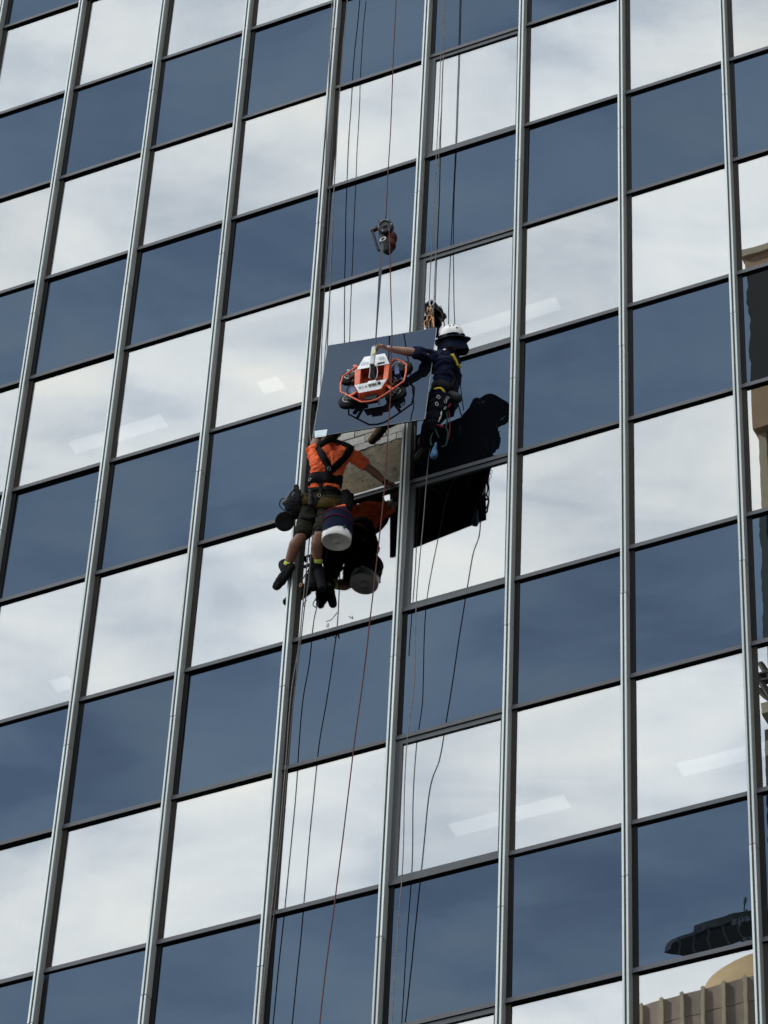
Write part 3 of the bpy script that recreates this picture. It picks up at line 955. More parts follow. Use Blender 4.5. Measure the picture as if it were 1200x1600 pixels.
# gear hanging off the belt
GP = [(488, 772, 486, 792, .020), (496, 778, 495, 796, .016), (530, 778, 531, 797, .020), (521, 782, 521, 799, .014), (480, 766, 477, 786, .022)]
for (u0, v0, u1, v1, r_) in GP:
    h = bv1.ray_cast(CAM_P, ray(u0, v0)); h2 = bv1.ray_cast(CAM_P, ray(u1, v1))
    if h[0] is None or h2[0] is None: continue
    a_, b_ = h[0] + h[1] * .055, h2[0] + h2[1] * .05
    organic('belt_tool', [('c', a_, r_, b_, r_ * 1.25)], random.choice((M['black_web'], M['black_plastic'], M['ochre'])), p1, .006, 1, folds=.006, fscale=40)
# metal rings and gear loops
g = G()
for (u, v) in ((487, 752), (500, 776), (515, 733), (533, 781), (542, 770)):
    h = bv1.ray_cast(CAM_P, ray(u, v))
    if h[0] is not None:
        c = h[0] + h[1] * .03; a = h[1].orthogonal().normalized(); b = h[1].cross(a)
        G().tube([c + (a * math.cos(x) + b * math.sin(x)) * .017 for x in [i * math.pi / 6 for i in range(12)]], .003, 6, closed=True).build('harness_ring', M['steel'], p1, True)
# helmet (dark, mostly behind the raised panel) and hair
g = G()
pr = [(.125, -.02), (.128, 0), (.122, .045), (.10, .085), (.06, .112), (.0, .122)]
g.lathe(HP(0, -.01, .03), HM @ Vector((0, 0, 1)), pr, 28)
g.lathe(HP(0, -.01, .03), HM @ Vector((0, 0, 1)), [(.118, -.02), (.145, -.024), (.145, -.018), (.118, -.010)], 28)
g.build('helmet', M['black_plastic'], p1, True)
g = G()
g.tube([HP(-.083, 0, .01), HP(-.070, .03, -.06), HP(0, .06, -.11), HP(.070, .03, -.06), HP(.083, 0, .01)], .006, 6)
g.build('chin_strap', M['black_web'], p1, True)
g = G(); g.lathe(HP(.088, 0, -.005), HM @ Vector((1, 0, 0)), [(0, -.02), (.032, -.02), (.036, 0), (.03, .028), (0, .03)], 16)
g.lathe(HP(-.088, 0, -.005), HM @ Vector((-1, 0, 0)), [(0, -.02), (.032, -.02), (.036, 0), (.03, .028), (0, .03)], 16)
g.build('ear_defender', M['black_plastic'], p1, True)
for an, kn, to in (('lan', 'lkn', 'lto'), ('ran', 'rkn', 'rto')):
    d = (J[kn] - J[an]).normalized()
    G().lathe(J[an] + d * .035, d, [(.052, .0), (.0535, .02), (.053, .034), (.047, .040), (.044, .02)], 20).build('sock', M['sock'], p1, True)
    boot('boot', J[an] - d * .01, J[to], M['boot'], p1)
# glove cuff on the right wrist
d = (J['rwr'] - J['rel']).normalized()
G().lathe(J['rwr'], d, [(.030, -.02), (.033, -.01), (.033, .012), (.030, .02)], 16).build('wrist_band', M['black_web'], p1, True)

# ================================================================== worker two: navy shirt, white helmet
p2 = thing('person', 'climber in a navy shirt and white helmet reaching out to hold the raised glass panel', 'person', at(660, 690, .3))
K = dict(head=at(706, 534, .53), neck=at(703, 556, .50), lsh=at(685, 560, .63), rsh=at(702, 556, .36), chest=at(699, 580, .50), waist=at(697, 606, .44),
         pel=at(692, 630, .42), lhip=at(689, 634, .50), rhip=at(697, 631, .33), lkn=at(671, 668, .56), lan=at(662, 700, .30), lto=at(654, 715, .20),
         rkn=at(650, 632, .36), ran=at(598, 665, .14), rto=at(581, 688, .06), lel=at(649, 551, .83), lwr=at(605, 544.5, .99), rel=at(672, 578, .44), rwr=at(655, 590, .54))
Y = Vector((0, 1, 0))


def torso2(J, k):
    B = []
    for s in (-1, 1):
        B += [('c', J['waist'] + Y * s * .065, .088 + k, J['chest'] + Y * s * .09, .098 + k), ('c', J['pel'] + Y * s * .075, .098 + k, J['waist'] + Y * s * .065, .088 + k)]
    B += [('c', J['chest'], .10 + k, J['neck'] + Vector((0, 0, -.03)), .075 + k), ('c', J['neck'], .055 + k * .5, J['lsh'], .06 + k), ('c', J['neck'], .055 + k * .5, J['rsh'], .06 + k),
          ('c', J['chest'] - Y * .09, .085 + k, J['lsh'], .06 + k), ('c', J['chest'] + Y * .09, .085 + k, J['rsh'], .06 + k)]
    return B


hb2, HP2, HM2 = head_blobs(K['head'], (-.80, .45, .20), (.2, -.42, .88), .98)
hdir = at(592, 540.5, 1.03) - K['lwr']
body = torso2(K, -.012) + hb2 + [('c', K['neck'] - Vector((0, 0, .02)), .057, K['head'] + Vector((0, 0, -.05)), .054)]
body += limb(K['lsh'], .054, K['lel'], .043) + limb(K['lel'], .044, K['lwr'], .028, (.3, (0, 0, -.004), .047)) + hand_blobs(K['lwr'], hdir, (0, .25, -1), .75, -1)
body += limb(K['rsh'], .054, K['rel'], .043) + limb(K['rel'], .042, K['rwr'], .028, (.3, (0, 0, 0), .044)) + hand_blobs(K['rwr'], (-.8, -.4, .3), (-.2, -1, 0), .2, 1)
for h, kn, an in (('lhip', 'lkn', 'lan'), ('rhip', 'rkn', 'ran')):
    body += limb(K[h], .088, K[kn], .058) + limb(K[kn], .056, K[an], .040)
b2_ = organic('body', body, M['skin'], p2, .0075, 5)
shirt2 = organic('shirt', torso2(K, .010) + limb(K['lsh'], .070, K['lsh'].lerp(K['lel'], .95), .060) + limb(K['rsh'], .070, K['rsh'].lerp(K['rel'], .9), .062),
                 M['navy_cloth'], p2, .008, 4, folds=.026, fscale=9, cut=[(K['neck'] + Vector((0, 0, .07)), (0, 0, 1))])
tr = [('c', K['pel'] + Y * -.075, .108, K['pel'] + Y * .075, .108)]
for h, kn, an in (('lhip', 'lkn', 'lan'), ('rhip', 'rkn', 'ran')):
    tr += limb(K[h], .105, K[kn], .078) + limb(K[kn], .076, K[an], .056)
M['trousers'] = mat('black_navy_cloth', (.005, .006, .010), .9, spec=.05, var=.3, vscale=14)
trousers = organic('trousers', tr, M['trousers'], p2, .009, 3, folds=.016, fscale=9)
bv2 = bvh_of([shirt2, trousers])
ax2 = (K['waist'] - K['pel']).normalized()
belt(bv2, K['pel'] + ax2 * .10, ax2, .10, 'waist_belt', M['black_web'], p2, th=.024)
strap_px(bv2, [(702, 556), (708, 566), (712, 578), (710, 592), (704, 606)], .05, 'shoulder_strap', M['black_web'], p2, th=.01)
strap_px(bv2, [(704, 558), (712, 560), (717, 568)], .05, 'shoulder_strap', M['black_web'], p2, th=.01)
strap_px(bv2, [(706, 556), (710, 564), (713, 572)], .036, 'yellow_patch', M['yellow'], p2, th=.006, lift=.022)
strap_px(bv2, [(714, 568), (711, 576), (717, 572)], .022, 'yellow_patch', M['yellow'], p2, th=.006, lift=.022)
strap_px(bv2, [(674, 598), (680, 604)], .022, 'yellow_patch', M['yellow'], p2, th=.008, lift=.012)
strap_px(bv2, [(681, 612), (688, 609), (693, 616)], .022, 'yellow_patch', M['yellow'], p2, th=.008, lift=.03)
g = G()
for i in range(7):
    u, v = random.uniform(684, 704), random.uniform(616, 650)
    h = bv2.ray_cast(CAM_P, ray(u, v)); c = (h[0] if h[0] is not None else at(u, v, .5)) + Vector((0, -.035, 0))
    a = Vector((random.uniform(-.4, .4), 0, 1)).normalized(); b = Vector((1, random.uniform(-.6, .6), 0)).normalized()
    L = random.uniform(.018, .030)
    G().tube([c + a * math.cos(x) * L + b * math.sin(x) * L * .5 for x in [j * math.pi / 6 for j in range(12)]], .003, 6, closed=True).build('carabiner', M['steel'], p2, True)
g = G(); g.caps(at(705, 617, .50), .045, at(714, 622, .48), .055).build('hip_pouch', M['black_plastic'], p2, True)
# helmet with sun brim and neck flap
up2 = Vector((.12, -.46, .86)).normalized()
hc = K['head'] + up2 * .02
fw = Vector((-.85, .35, .2)); fw = (fw - up2 * fw.dot(up2)).normalized(); rt = fw.cross(up2)
g = G(); n = 32; prof = [(1.0, 0), (1.0, .03), (.97, .065), (.88, .10), (.70, .132), (.42, .152), (.15, .160), (0, .161)]
vs = []
for (r, h) in prof:
    for k in range(n):
        a = 2 * math.pi * k / n
        vs.append(hc + up2 * h + fw * math.cos(a) * .142 * max(r, .003) + rt * math.sin(a) * .118 * max(r, .003))
fs = [(i * n + k, i * n + (k + 1) % n, (i + 1) * n + (k + 1) % n, (i + 1) * n + k) for i in range(len(prof) - 1) for k in range(n)]
helm = g.add(vs, fs).build('helmet', M['helmet'], p2, True)
md = helm.modifiers.new('s', 'SOLIDIFY'); md.thickness = .004
bvh_h = bvh_of([helm])
g = G()
for (u, v) in ((703, 509), (708.5, 508), (714, 512)):
    h = bvh_h.ray_cast(CAM_P, ray(u, v))
    if h[0] is not None: g.lathe(h[0] - h[1] * .004, h[1], [(.0, .0), (.010, .0), (.010, .0065), (.0, .007)], 10)
vent = g.build('vent', M['black_rubber'], p2)
vent.parent = helm; vent.location = (0, 0, 0)
# black band, brim, flap
def ring(r1, h1, r2, h2, th, name, m, a0=0, a1=360, sx=1.0, sag=0.0, n=40):
    g = G(); vs = []
    for i in range(n + 1):
        a = R(a0 + (a1 - a0) * i / n)
        wv = 1 + .05 * math.sin(a * 5 + 1)
        for (r, h, o) in ((r1, h1, 0), (r2, h2, 0), (r2, h2, th), (r1, h1, th)):
            rr = r * (wv if r == r2 else 1)
            hh = h - (sag * (1 + .3 * math.sin(4 * a)) if h == h2 else 0)
            vs.append(hc + up2 * (hh + o) + fw * math.cos(a) * (rr) + rt * math.sin(a) * rr * .86)
    fs = [(i * 4 + k, i * 4 + (k + 1) % 4, (i + 1) * 4 + (k + 1) % 4, (i + 1) * 4 + k) for i in range(n) for k in range(4)]
    if a1 - a0 < 360: fs += [(0, 1, 2, 3), (n * 4 + 3, n * 4 + 2, n * 4 + 1, n * 4)]
    return g.add(vs, fs).build(name, m, p2, True)
M['brim'] = mat('slate_blue_brim', (.055, .065, .12), .85, var=.3, vscale=20, bump=.2)
ring(.146, .004, .147, .036, .001, 'helmet_band', M['black_rubber'])
ring(.143, .002, .205, -.012, .004, 'sun_brim', M['brim'], sag=.004)
ring(.148, .000, .180, -.095, .004, 'neck_flap', M['navy_cloth'], 60, 300, sag=.045)
g = G(); g.tube([HP2(-.083, 0, .03), HP2(-.070, .03, -.06), HP2(0, .06, -.112), HP2(.070, .03, -.06), HP2(.083, 0, .03)], .005, 6)
g.build('chin_strap', M['black_web'], p2, True)
g = G()
for q in (-1, 1):
    g.lathe(HP2(.080 * q, 0, -.005), HM2 @ Vector((q, 0, 0)), [(0, -.01), (.033, -.01), (.037, .01), (.03, .032), (0, .034)], 16)
g.build('ear_defender', M['black_plastic'], p2, True)
boot('boot', K['ran'], K['rto'], M['tan_boot'], p2)
boot('boot', K['lan'], K['lto'], M['boot'], p2)
d = (K['lel'] - K['lwr']).normalized()
G().lathe(K['lwr'] + d * .01, d, [(.031, -.012), (.034, -.006), (.034, .006), (.031, .012)], 16).build('watch_strap', M['steel'], p2, True)

# ------------------------------------------------------------------ lifted glass panel
PBL, PBR, PTR, PTL = [Vector((c[0] * W, c[1] * W, c[2] * W + ZO)) for c in ((4.51, -.79, -5.68), (5.48, -.65, -5.70), (5.49, -.52, -4.46), (4.52, -.66, -4.43))]
e1 = (PBR - PBL).normalized(); e2 = (PTL - PBL); e2 = (e2 - e1 * e2.dot(e1)).normalized(); pn = e1.cross(e2)      # pn towards the camera
if pn.y > 0: pn = -pn
panel = thing('glass_panel', 'loose dark blue glass spandrel panel hanging tilted in front of the facade', 'glass panel', (PBL + PBR) / 2)
pc = (PBL + PBR + PTR + PTL) / 4; PWd = (PBR - PBL).length; PHt = (PTL - PBL).length
MP = Matrix((e1, -pn, e2)).transposed()
G().box(pc - pn * .004, (PWd, .007, PHt), MP).build('glass_sheet', M['lifted'], panel)
G().box(pc - pn * .0105, (PWd - .004, .004, PHt - .004), MP).build('black_backing', M['blackback'], panel)
g = G()
EP = .004
for a, b in ((PBL, PBR), (PTL, PTR), (PBL, PTL), (PBR, PTR)):
    g.tube([a, b], EP * .6, 6)
g.build('ground_edge', M['fin'], panel)


def PL(u, v, h=0.0):
    r = ray(u, v); q = pc + pn * h
    return CAM_P + r * ((q - CAM_P).dot(pn) / r.dot(pn))


lab = [PL(492, 684, .0006), PL(491.5, 673.5, .0006), PL(511.5, 671, .0006), PL(509.5, 681.5, .0006)]
G().prism(lab, pn * .001).build('paper_label', M['paper'], panel)
g = G()
for i, t in enumerate((.25, .42, .6, .76)):
    a = lab[0].lerp(lab[1], t); b = lab[3].lerp(lab[2], t)
    g.prism([a.lerp(b, .12), a.lerp(b, .5 + .35 * random.random()), a.lerp(b, .5) + e2 * .004, a.lerp(b, .12) + e2 * .004], pn * .0014)
g.build('printed_line', M['decal'], panel)

# ------------------------------------------------------------------ vacuum lifter
lift = thing('vacuum_lifter', 'orange and white vacuum lifter with four suction cups clamped on the raised panel', 'vacuum lifter', PL(583, 624, .01))


def solid(pts, h0, h1, name, m, label=None, bevel=.003):
    """pts: pixels of the outer outline; the piece spans h0..h1 metres off the glass"""
    a = [PL(u, v, h1) for (u, v) in pts]
    return G().prism(a, -pn * (h1 - h0)).build(name, m, lift, bevel=bevel, label=label)


def fold(q0, h0, q1, h1, th=.006, name='cover_plate', m=None):
    """plate between two edges at different heights"""
    a = [PL(*q0[0], h0), PL(*q0[1], h0), PL(*q1[1], h1), PL(*q1[0], h1)]
    n = (a[1] - a[0]).cross(a[2] - a[0]).normalized()
    if n.dot(pn) < 0: n = -n
    return G().prism(a, -n * th).build(name, m, lift, bevel=.002)


# central orange box with recess: floor, sides
solid([(556, 578), (607, 568), (604, 592), (595, 612), (563, 618), (554, 602)], .03, .045, 'recess_floor', M['orange_deep'])
fold([(554.5, 577.5), (563.5, 576)], .16, [(554, 601.5), (561.5, 600)], .16, name='side_rail', m=M['orange_paint'])
fold([(601, 569.5), (608.5, 568)], .16, [(598.5, 593.5), (605.5, 592)], .16, name='side_rail', m=M['orange_paint'])
for q, e in (([(554.5, 577.5), (554, 601.5)], 1), ([(608.5, 568), (605.5, 592)], 1), ([(563.5, 576), (561.5, 600)], 1), ([(601, 569.5), (598.5, 593.5)], 1)):
    a, b = PL(*q[0], .158), PL(*q[1], .158)
    G().prism([a, b, b - pn * .12, a - pn * .12], e1 * .004).build('side_wall', M['orange_deep'], lift)
# upper white cover: sloping trapezoid
fold([(569, 557.5), (601.5, 552)], .10, [(557.5, 577.5), (608.5, 568)], .165, name='cover_plate', m=M['white_metal'])
a, b, c, d_ = PL(569, 557.5, .095), PL(601.5, 552, .095), PL(608.5, 568, .155), PL(557.5, 577.5, .155)
G().prism([a, b, c, d_], -pn * .09).build('cover_box', M['orange_deep'], lift)
# lower white cover and orange front
fold([(553.5, 601.5), (605, 592)], .165, [(561, 614), (594.5, 607.5)], .15, name='cover_plate', m=M['white_metal'])
fold([(561, 614.3), (594.5, 607.8)], .15, [(563, 626.5), (596, 620)], .06, name='front_plate', m=M['orange_paint'])
fold([(594.5, 607.8), (605, 592)], .15, [(596, 620), (608, 603)], .06, name='front_plate', m=M['orange_paint'])
fold([(553.5, 601.5), (561, 614.3)], .15, [(552.5, 610), (563, 626.5)], .06, name='front_plate', m=M['orange_paint'])
# printed marks on the covers
def mark(pts, h, m, name='decal'):
    G().prism([PL(u, v, h + .0075) for (u, v) in pts], pn * .0012).build(name, m, lift)
M['ink'] = mat('dark_ink', (.02, .022, .03), .6)
mark([(589.5, 567.0), (601.0, 565.0), (601.5, 567.6), (590, 569.8)], .153, M['ink'])
mark([(591, 557.8), (600, 556.2), (601, 561.6), (592, 563.2)], .128, M['decal'])
mark([(565, 566.5), (576, 564.8), (575.5, 570.5), (563.5, 572.5)], .142, M['decal'])
for (u, v, w_, h_) in ((562, 605, 3.6, 1.3), (566.5, 603.9, 2.2, 1.2), (571.5, 602.9, 3.0, 1.4), (577.5, 601.6, 1.6, 2.4), (583, 600.6, 3.4, 1.2), (587.5, 599.6, 1.6, 1.5)):
    mark([(u - w_ / 2, v + .3), (u + w_ / 2, v - .3), (u + w_ / 2 + .4, v + h_ - .3), (u - w_ / 2 + .4, v + h_ + .3)], .159, M['ink'])
c = PL(592.5, 598.5, .166); G().lathe(c, pn, [(.0, 0), (.017, 0), (.017, .009), (.0, .010)], 16).build('dial', M['black_plastic'], lift)
solid([(575, 595.5), (587.5, 593.2), (587, 598), (574.5, 600.2)], .155, .185, 'latch_block', M['white_metal'])
# lifting post: light put into its colour, upward-facing arm bright, channel below dark
def bar(a, b, w, d, name, m):
    a, b = Vector(a), Vector(b); t = (b - a).normalized(); s = e1 - t * e1.dot(t); s.normalize(); n = s.cross(t)
    return G().box((a + b) / 2, (w, (b - a).length, d), Matrix((s, t, n)).transposed()).build(name, m, lift, bevel=.003)
bar(PL(583.5, 592, .09), PL(581.5, 568, .19), .046, .04, 'lifting_channel', M['grey_casting'])
bar(PL(581.3, 570, .195), PL(584.6, 543.5, .235), .042, .036, 'lifting_arm', M['white_metal'])
mark([(582.3, 547), (586.8, 546.2), (586.2, 552.0), (581.6, 552.8)], .246, M['label_yellow'], 'sticker')
for q in ([(579.0, 571), (577.6, 584), (576.6, 589), (579, 591.5)], [(588.5, 571), (590, 580), (588.5, 590), (586, 592)]):
    G().tube(spline([PL(u, v, .19 - .006 * i) for i, (u, v) in enumerate(q)], 4), .0045, 6).build('lock_wire', M['steel'], lift, True)
# bumper tube
tb = [(556.7, 572.5), (548, 580), (535.8, 587.5), (532.2, 600), (532, 612), (546, 619), (564, 628), (577, 627.5), (589, 624), (602, 616), (613, 608.5), (631, 595.5), (634.2, 582), (635, 569.5), (628, 564.5), (617.5, 560.8), (609.5, 568)]
pts = [PL(u, v, .15) for u, v in tb]
G().tube(pts, .0095, 8).build('bumper_tube', M['orange_paint'], lift, True)
for q in ([(546, 619), (560, 611)], [(613, 608.5), (604, 602)], [(617.5, 560.8), (609, 570)], [(560, 575), (553, 571)]):
    bar(PL(*q[0], .145), PL(*q[1], .10), .03, .015, 'bracket', M['orange_paint'])
# suction cups
for (u, v) in ((548.5, 590), (546, 626.5), (628, 577), (618, 616)):
    c = PL(u, v, .001)
    cup = G().lathe(c, pn, [(.095, .0), (.112, .004), (.115, .014), (.100, .024), (.075, .034), (.030, .040), (0, .041)], 32).build('suction_cup', M['black_rubber'], lift, True)
    g = G()
    g.tube([c + pn * .036 + (e1 * math.cos(x) + e2 * math.sin(x)) * .060 for x in [i * math.pi / 12 for i in range(24)]], .005, 6, closed=True)
    for i in range(6):
        a = i * math.pi / 3
        g.tube([c + pn * .042, c + pn * .034 + (e1 * math.cos(a) + e2 * math.sin(a)) * .062], .004, 6)
    g.tube([c + pn * .035, c + pn * .10], .014, 10)
    s = g.build('cup_spider', M['fin'], lift, True); s.parent = cup; s.location = (0, 0, 0)
# cross arms that carry the cups, pumps and knobs
for q in ([(548.5, 590), (566, 588)], [(546, 626), (562, 606)], [(628, 577), (602, 582)], [(618, 616), (600, 598)]):
    bar(PL(*q[0], .085), PL(*q[1], .085), .035, .03, 'cup_arm', M['black_plastic'])
solid([(616, 573), (623, 571.5), (624, 583), (617, 585)], .06, .13, 'pump', M['blue_plastic'])
solid([(547, 606), (557, 603.5), (557, 613), (547, 615)], .05, .12, 'pump', M['blue_plastic'])
solid([(622, 567), (631, 570), (630, 578), (623, 580)], .05, .11, 'battery_box', M['black_plastic'])
for (u, v, h) in ((618.5, 595.5, .13), (549, 589, .10), (614, 601, .12), (553, 595, .11)):
    c = PL(u, v, h); G().lathe(c - pn * .03, pn, [(0, 0), (.022, 0), (.028, .012), (.028, .03), (.02, .038), (0, .04)], 12).build('knob', M['red_plastic'], lift, True)
G().tube(spline([PL(553, 600, .10), PL(545, 604, .13), PL(542, 613, .11), PL(549, 618, .08), PL(556, 609, .09)], 5), .006, 6).build('air_hose', M['black_rubber'], lift, True)
G().tube(spline([PL(612, 588, .10), PL(618, 600, .14), PL(626, 605, .08), PL(620, 612, .07)], 5), .006, 6).build('air_hose', M['black_rubber'], lift, True)
solid([(570, 618), (590, 615), (588, 622), (572, 624.5)], .05, .115, 'motor_guard', M['black_plastic'])
c = PL(586, 542.5, .24)
G().tube([c + (e1 * math.cos(x) + e2 * math.sin(x)) * .026 for x in [i * math.pi / 8 for i in range(16)]], .006, 8, closed=True).build('lifting_eye', M['steel'], lift, True)

# ------------------------------------------------------------------ rope winch and sling
wd = .66
wc = at(604, 374, wd)
winch = thing('rope_winch', 'black and dark red rope winch hanging above the raised panel', 'winch', at(600, 398, wd))
up = Vector((0, 0, 1))
organic('motor_housing', [('c', at(603, 362, wd - .06), .082, at(609, 384, wd - .05), .070), ('c', at(600, 350, wd), .055, at(607, 356, wd), .06), ('e', at(612, 372, wd - .05), (.06, .07, .09))], M['red_plastic'], winch, .008, 2, label='dark red housing of the winch')
organic('lower_housing', [('c', at(602, 381, wd - .02), .060, at(606, 391, wd - .04), .055), ('c', at(598, 370, wd + .02), .035, at(603, 392, wd), .035)], M['black_plastic'], winch, .007, 2)
fc = at(601.5, 352.5, wd + .085)
vd = (CAM_P - fc).normalized()
vd = (vd + Vector((-.1, -.2, .45))).normalized()
G().lathe(fc - vd * .05, vd, [(0, 0), (.082, 0), (.086, .02), (.080, .045), (.060, .055), (.058, .048), (.02, .050), (.018, .06), (0, .06)], 28).build('drum_cover', M['grey_casting'], winch, True)
for i in range(6):
    a = i * math.pi / 3 + .3; u_ = vd.orthogonal().normalized(); w_ = vd.cross(u_)
    G().lathe(fc + (u_ * math.cos(a) + w_ * math.sin(a)) * .069 - vd * .004, vd, [(0, 0), (.008, 0), (.008, .010), (0, .012)], 8).build('bolt', M['steel'], winch)
G().tube(spline([at(593, 352, wd + .02), at(583, 361, wd + .03), at(585, 372, wd + .03), at(592, 391, wd + .02), at(600, 389, wd)], 5), .015, 8).build('grip_handle', M['black_plastic'], winch, True)
G().caps(at(582, 361, wd + .03), .022, at(590, 357, wd + .02), .020).build('trigger', M['red_plastic'], winch, True)
for (u, v) in ((593, 347), (608, 345)):
    G().tube([at(u, v, wd + .02) + Vector((math.cos(x) * .016, 0, math.sin(x) * .02)) for x in [i * math.pi / 6 for i in range(12)]], .004, 6, closed=True).build('rope_guide', M['black_plastic'], winch, True)
G().tube([at(598.5, 374, wd + .10) + Vector((math.cos(x) * .030, .01 * math.sin(x), math.sin(x) * .040)) for x in [i * math.pi / 8 for i in range(16)]], .0085, 8, closed=True).build('shackle', M['steel'], winch, True)

top = at(597, 381, wd + .10); bot = PL(586.5, 541, .24)
g = G()
pts = [top.lerp(bot, t) for t in [i / 14 for i in range(15)]]
vs = []
for i, p in enumerate(pts):
    t = i / 14; wdt = .030 if t < .35 else .030 - .016 * min(1, (t - .35) * 2.0); an = .4 + 1.1 * t
    s = Vector((math.cos(an), math.sin(an), 0)) * wdt * .5; nn = Vector((-math.sin(an), math.cos(an), 0)) * .004
    vs += [p - s - nn, p + s - nn, p + s + nn, p - s + nn]
fs = [(i * 4 + k, i * 4 + (k + 1) % 4, i * 4 + 4 + (k + 1) % 4, i * 4 + 4 + k) for i in range(14) for k in range(4)] + [(0, 1, 2, 3), (59, 58, 57, 56)]
tag(g.add(vs, fs).build('lifting_sling', M['strap']), 'flat grey sling between the rope winch and the vacuum lifter', 'sling')

# ------------------------------------------------------------------ ropes
def rope(pts, m, label, r=.0058, name='rope', group=None):
    P = spline([at(*p) for p in pts], 10)
    P = [p + Vector((noise.noise(p * 1.3), noise.noise(p * 1.3 + Vector((9, 0, 0))), 0)) * .006 for p in P]
    return tag(G().tube(P, r, 6).build(name, m, None, True), label, 'rope', group)


GR = 'climbing ropes hanging down the facade'
rope([(549, -60, .15), (543, 0, .15), (533, 110, .15), (522, 300, .16), (514, 480, .2), (505, 600, .3), (508, 668, .38)], M['rope_grey'], 'thin grey rope down to the climber in orange, out in front of the glass', group=GR)
rope([(527, -60, .125), (519, 0, .125), (509, 240, .125), (496, 520, .125), (489, 600, .13), (484, 662, .14), (487, 702, .25)], M['rope_grey'], 'grey rope lying along the fin above the climber in orange', group=GR)
rope([(537, -60, .32), (531, 0, .32), (523, 150, .32), (512, 360, .32), (506, 480, .33), (501, 600, .36), (500, 660, .40)], M['rope_dark'], 'dark rope hanging just right of the fin above the climber in orange', r=.005, group=GR)
rope([(622, -60, .66), (619, 0, .66), (611, 180, .66), (602, 346, .66)], M['rope_red'], 'red rope the winch hangs from', group=GR)
rope([(608, 350, .72), (610, 430, .80), (613, 520, 1.12), (611.5, 560, 1.14), (611, 608, 1.12), (608, 650, 1.06), (605, 700, 1.02), (602, 750, .98), (592, 850, .93), (579, 960, .89), (573, 1015, .86), (566, 1070, .8), (553, 1165, .8), (538, 1290, .8), (524, 1405, .8), (511, 1500, .8), (499, 1605, .8), (490, 1680, .8)], M['rope_red'], 'red tail rope crossing in front of the raised panel and falling to the bottom', r=.0062, group=GR)
rope([(694, -60, .24), (692, 0, .24), (686, 160, .24), (679, 300, .24), (674, 400, .24), (670, 480, .26)], M['rope_grey'], 'left of the two grey ropes above the white helmet', r=.005, group=GR)
rope([(698, -60, .22), (696, 0, .22), (690, 160, .22), (684, 280, .22), (681, 400, .24), (677, 485, .30), (676, 520, .35), (676, 560, .4)], M['rope_grey'], 'right of the two grey ropes above the white helmet', r=.005, group=GR)
rope([(673, 690, .30), (668, 730, .24), (663, 800, .18), (655, 880, .13), (651, 938, .11), (648, 1040, .10), (646, 1085, .10), (637, 1150, .10), (632, 1230, .10), (630, 1330, .10), (622, 1450, .10), (612, 1600, .1), (607, 1680, .1)], M['rope_grey'], 'grey rope hanging below the climber in navy', r=.0052, group=GR)
rope([(643, 640, .15), (641, 700, .14), (638, 780, .12), (633, 860, .125), (623, 1000, .125)], M['rope_grey'], 'short grey rope end beside the fin right of the opening', r=.005, group=GR)
rope([(648, 665, .15), (648, 702, .15)], M['rope_grey'], 'stub of grey rope hanging beside the climber in navy', r=.006, group=GR)
rope([(487, 800, .3), (482, 860, .22), (474, 935, .135), (466, 1010, .13), (455, 1080, .125), (446, 1200, .125), (433, 1340, .125), (418, 1480, .125), (405, 1605, .125), (399, 1680, .125)], M['rope_grey'], 'grey rope from the climber in orange down along the fin', group=GR)
rope([(490, 820, .32), (483, 900, .34), (475, 950, .35), (466, 1030, .33), (457, 1110, .30), (446, 1240, .28), (432, 1390, .28), (420, 1500, .28), (409, 1605, .28), (402, 1680, .28)], M['rope_dark'], 'darker rope close beside the grey one below the black boots', group=GR)

# ------------------------------------------------------------------ gear round the workers
def device(c, label, cat, s=1.0):
    t = thing('rope_device', label, cat, c - Vector((0, 0, .08)))
    g = G()
    for dx in (-.014, .014):
        g.prism([c + Vector((dx - .003, 0, -.06)) * s, c + Vector((dx - .003, -.035, -.03)) * s, c + Vector((dx - .003, -.03, .05)) * s, c + Vector((dx - .003, .02, .06)) * s, c + Vector((dx - .003, .03, -.02)) * s], (.006 * s, 0, 0))
    g.build('side_plate', M['brass'], t, bevel=.002)
    G().lathe(c + Vector((-.02, -.005, .02)) * s, (1, 0, 0), [(0, 0), (.022 * s, 0), (.016 * s, .02 * s), (.022 * s, .04 * s), (0, .04 * s)], 16).build('sheave', M['steel'], t, True)
    for k, (dx, dz) in enumerate(((0, -.10), (.02, .10), (-.025, -.16))):
        q = c + Vector((dx, -.01, dz)) * s
        G().tube([q + Vector((math.cos(x) * .022, .006 * math.sin(2 * x), math.sin(x) * .042)) * s for x in [i * math.pi / 8 for i in range(16)]], .0065 * s, 8, closed=True).build('carabiner', M['brass'] if k != 1 else M['steel'], t, True)
    return t


device(at(672, 487, .34), 'copper coloured rope descender and carabiners above the corner of the raised panel', 'descender', 1.15)
t = thing('rope_backup', 'red and gold rope grab hanging at the top right corner of the panel', 'rope grab', at(667, 512, .36))
G().tube(spline([at(672, 495, .34), at(668, 503, .36), at(667, 516, .38), at(674, 520, .38), at(675, 505, .35)], 5), .009, 8).build('lanyard', M['red_plastic'], t, True)
G().caps(at(676, 497, .33), .016, at(677, 512, .34), .014).build('grab_body', M['brass'], t, True)

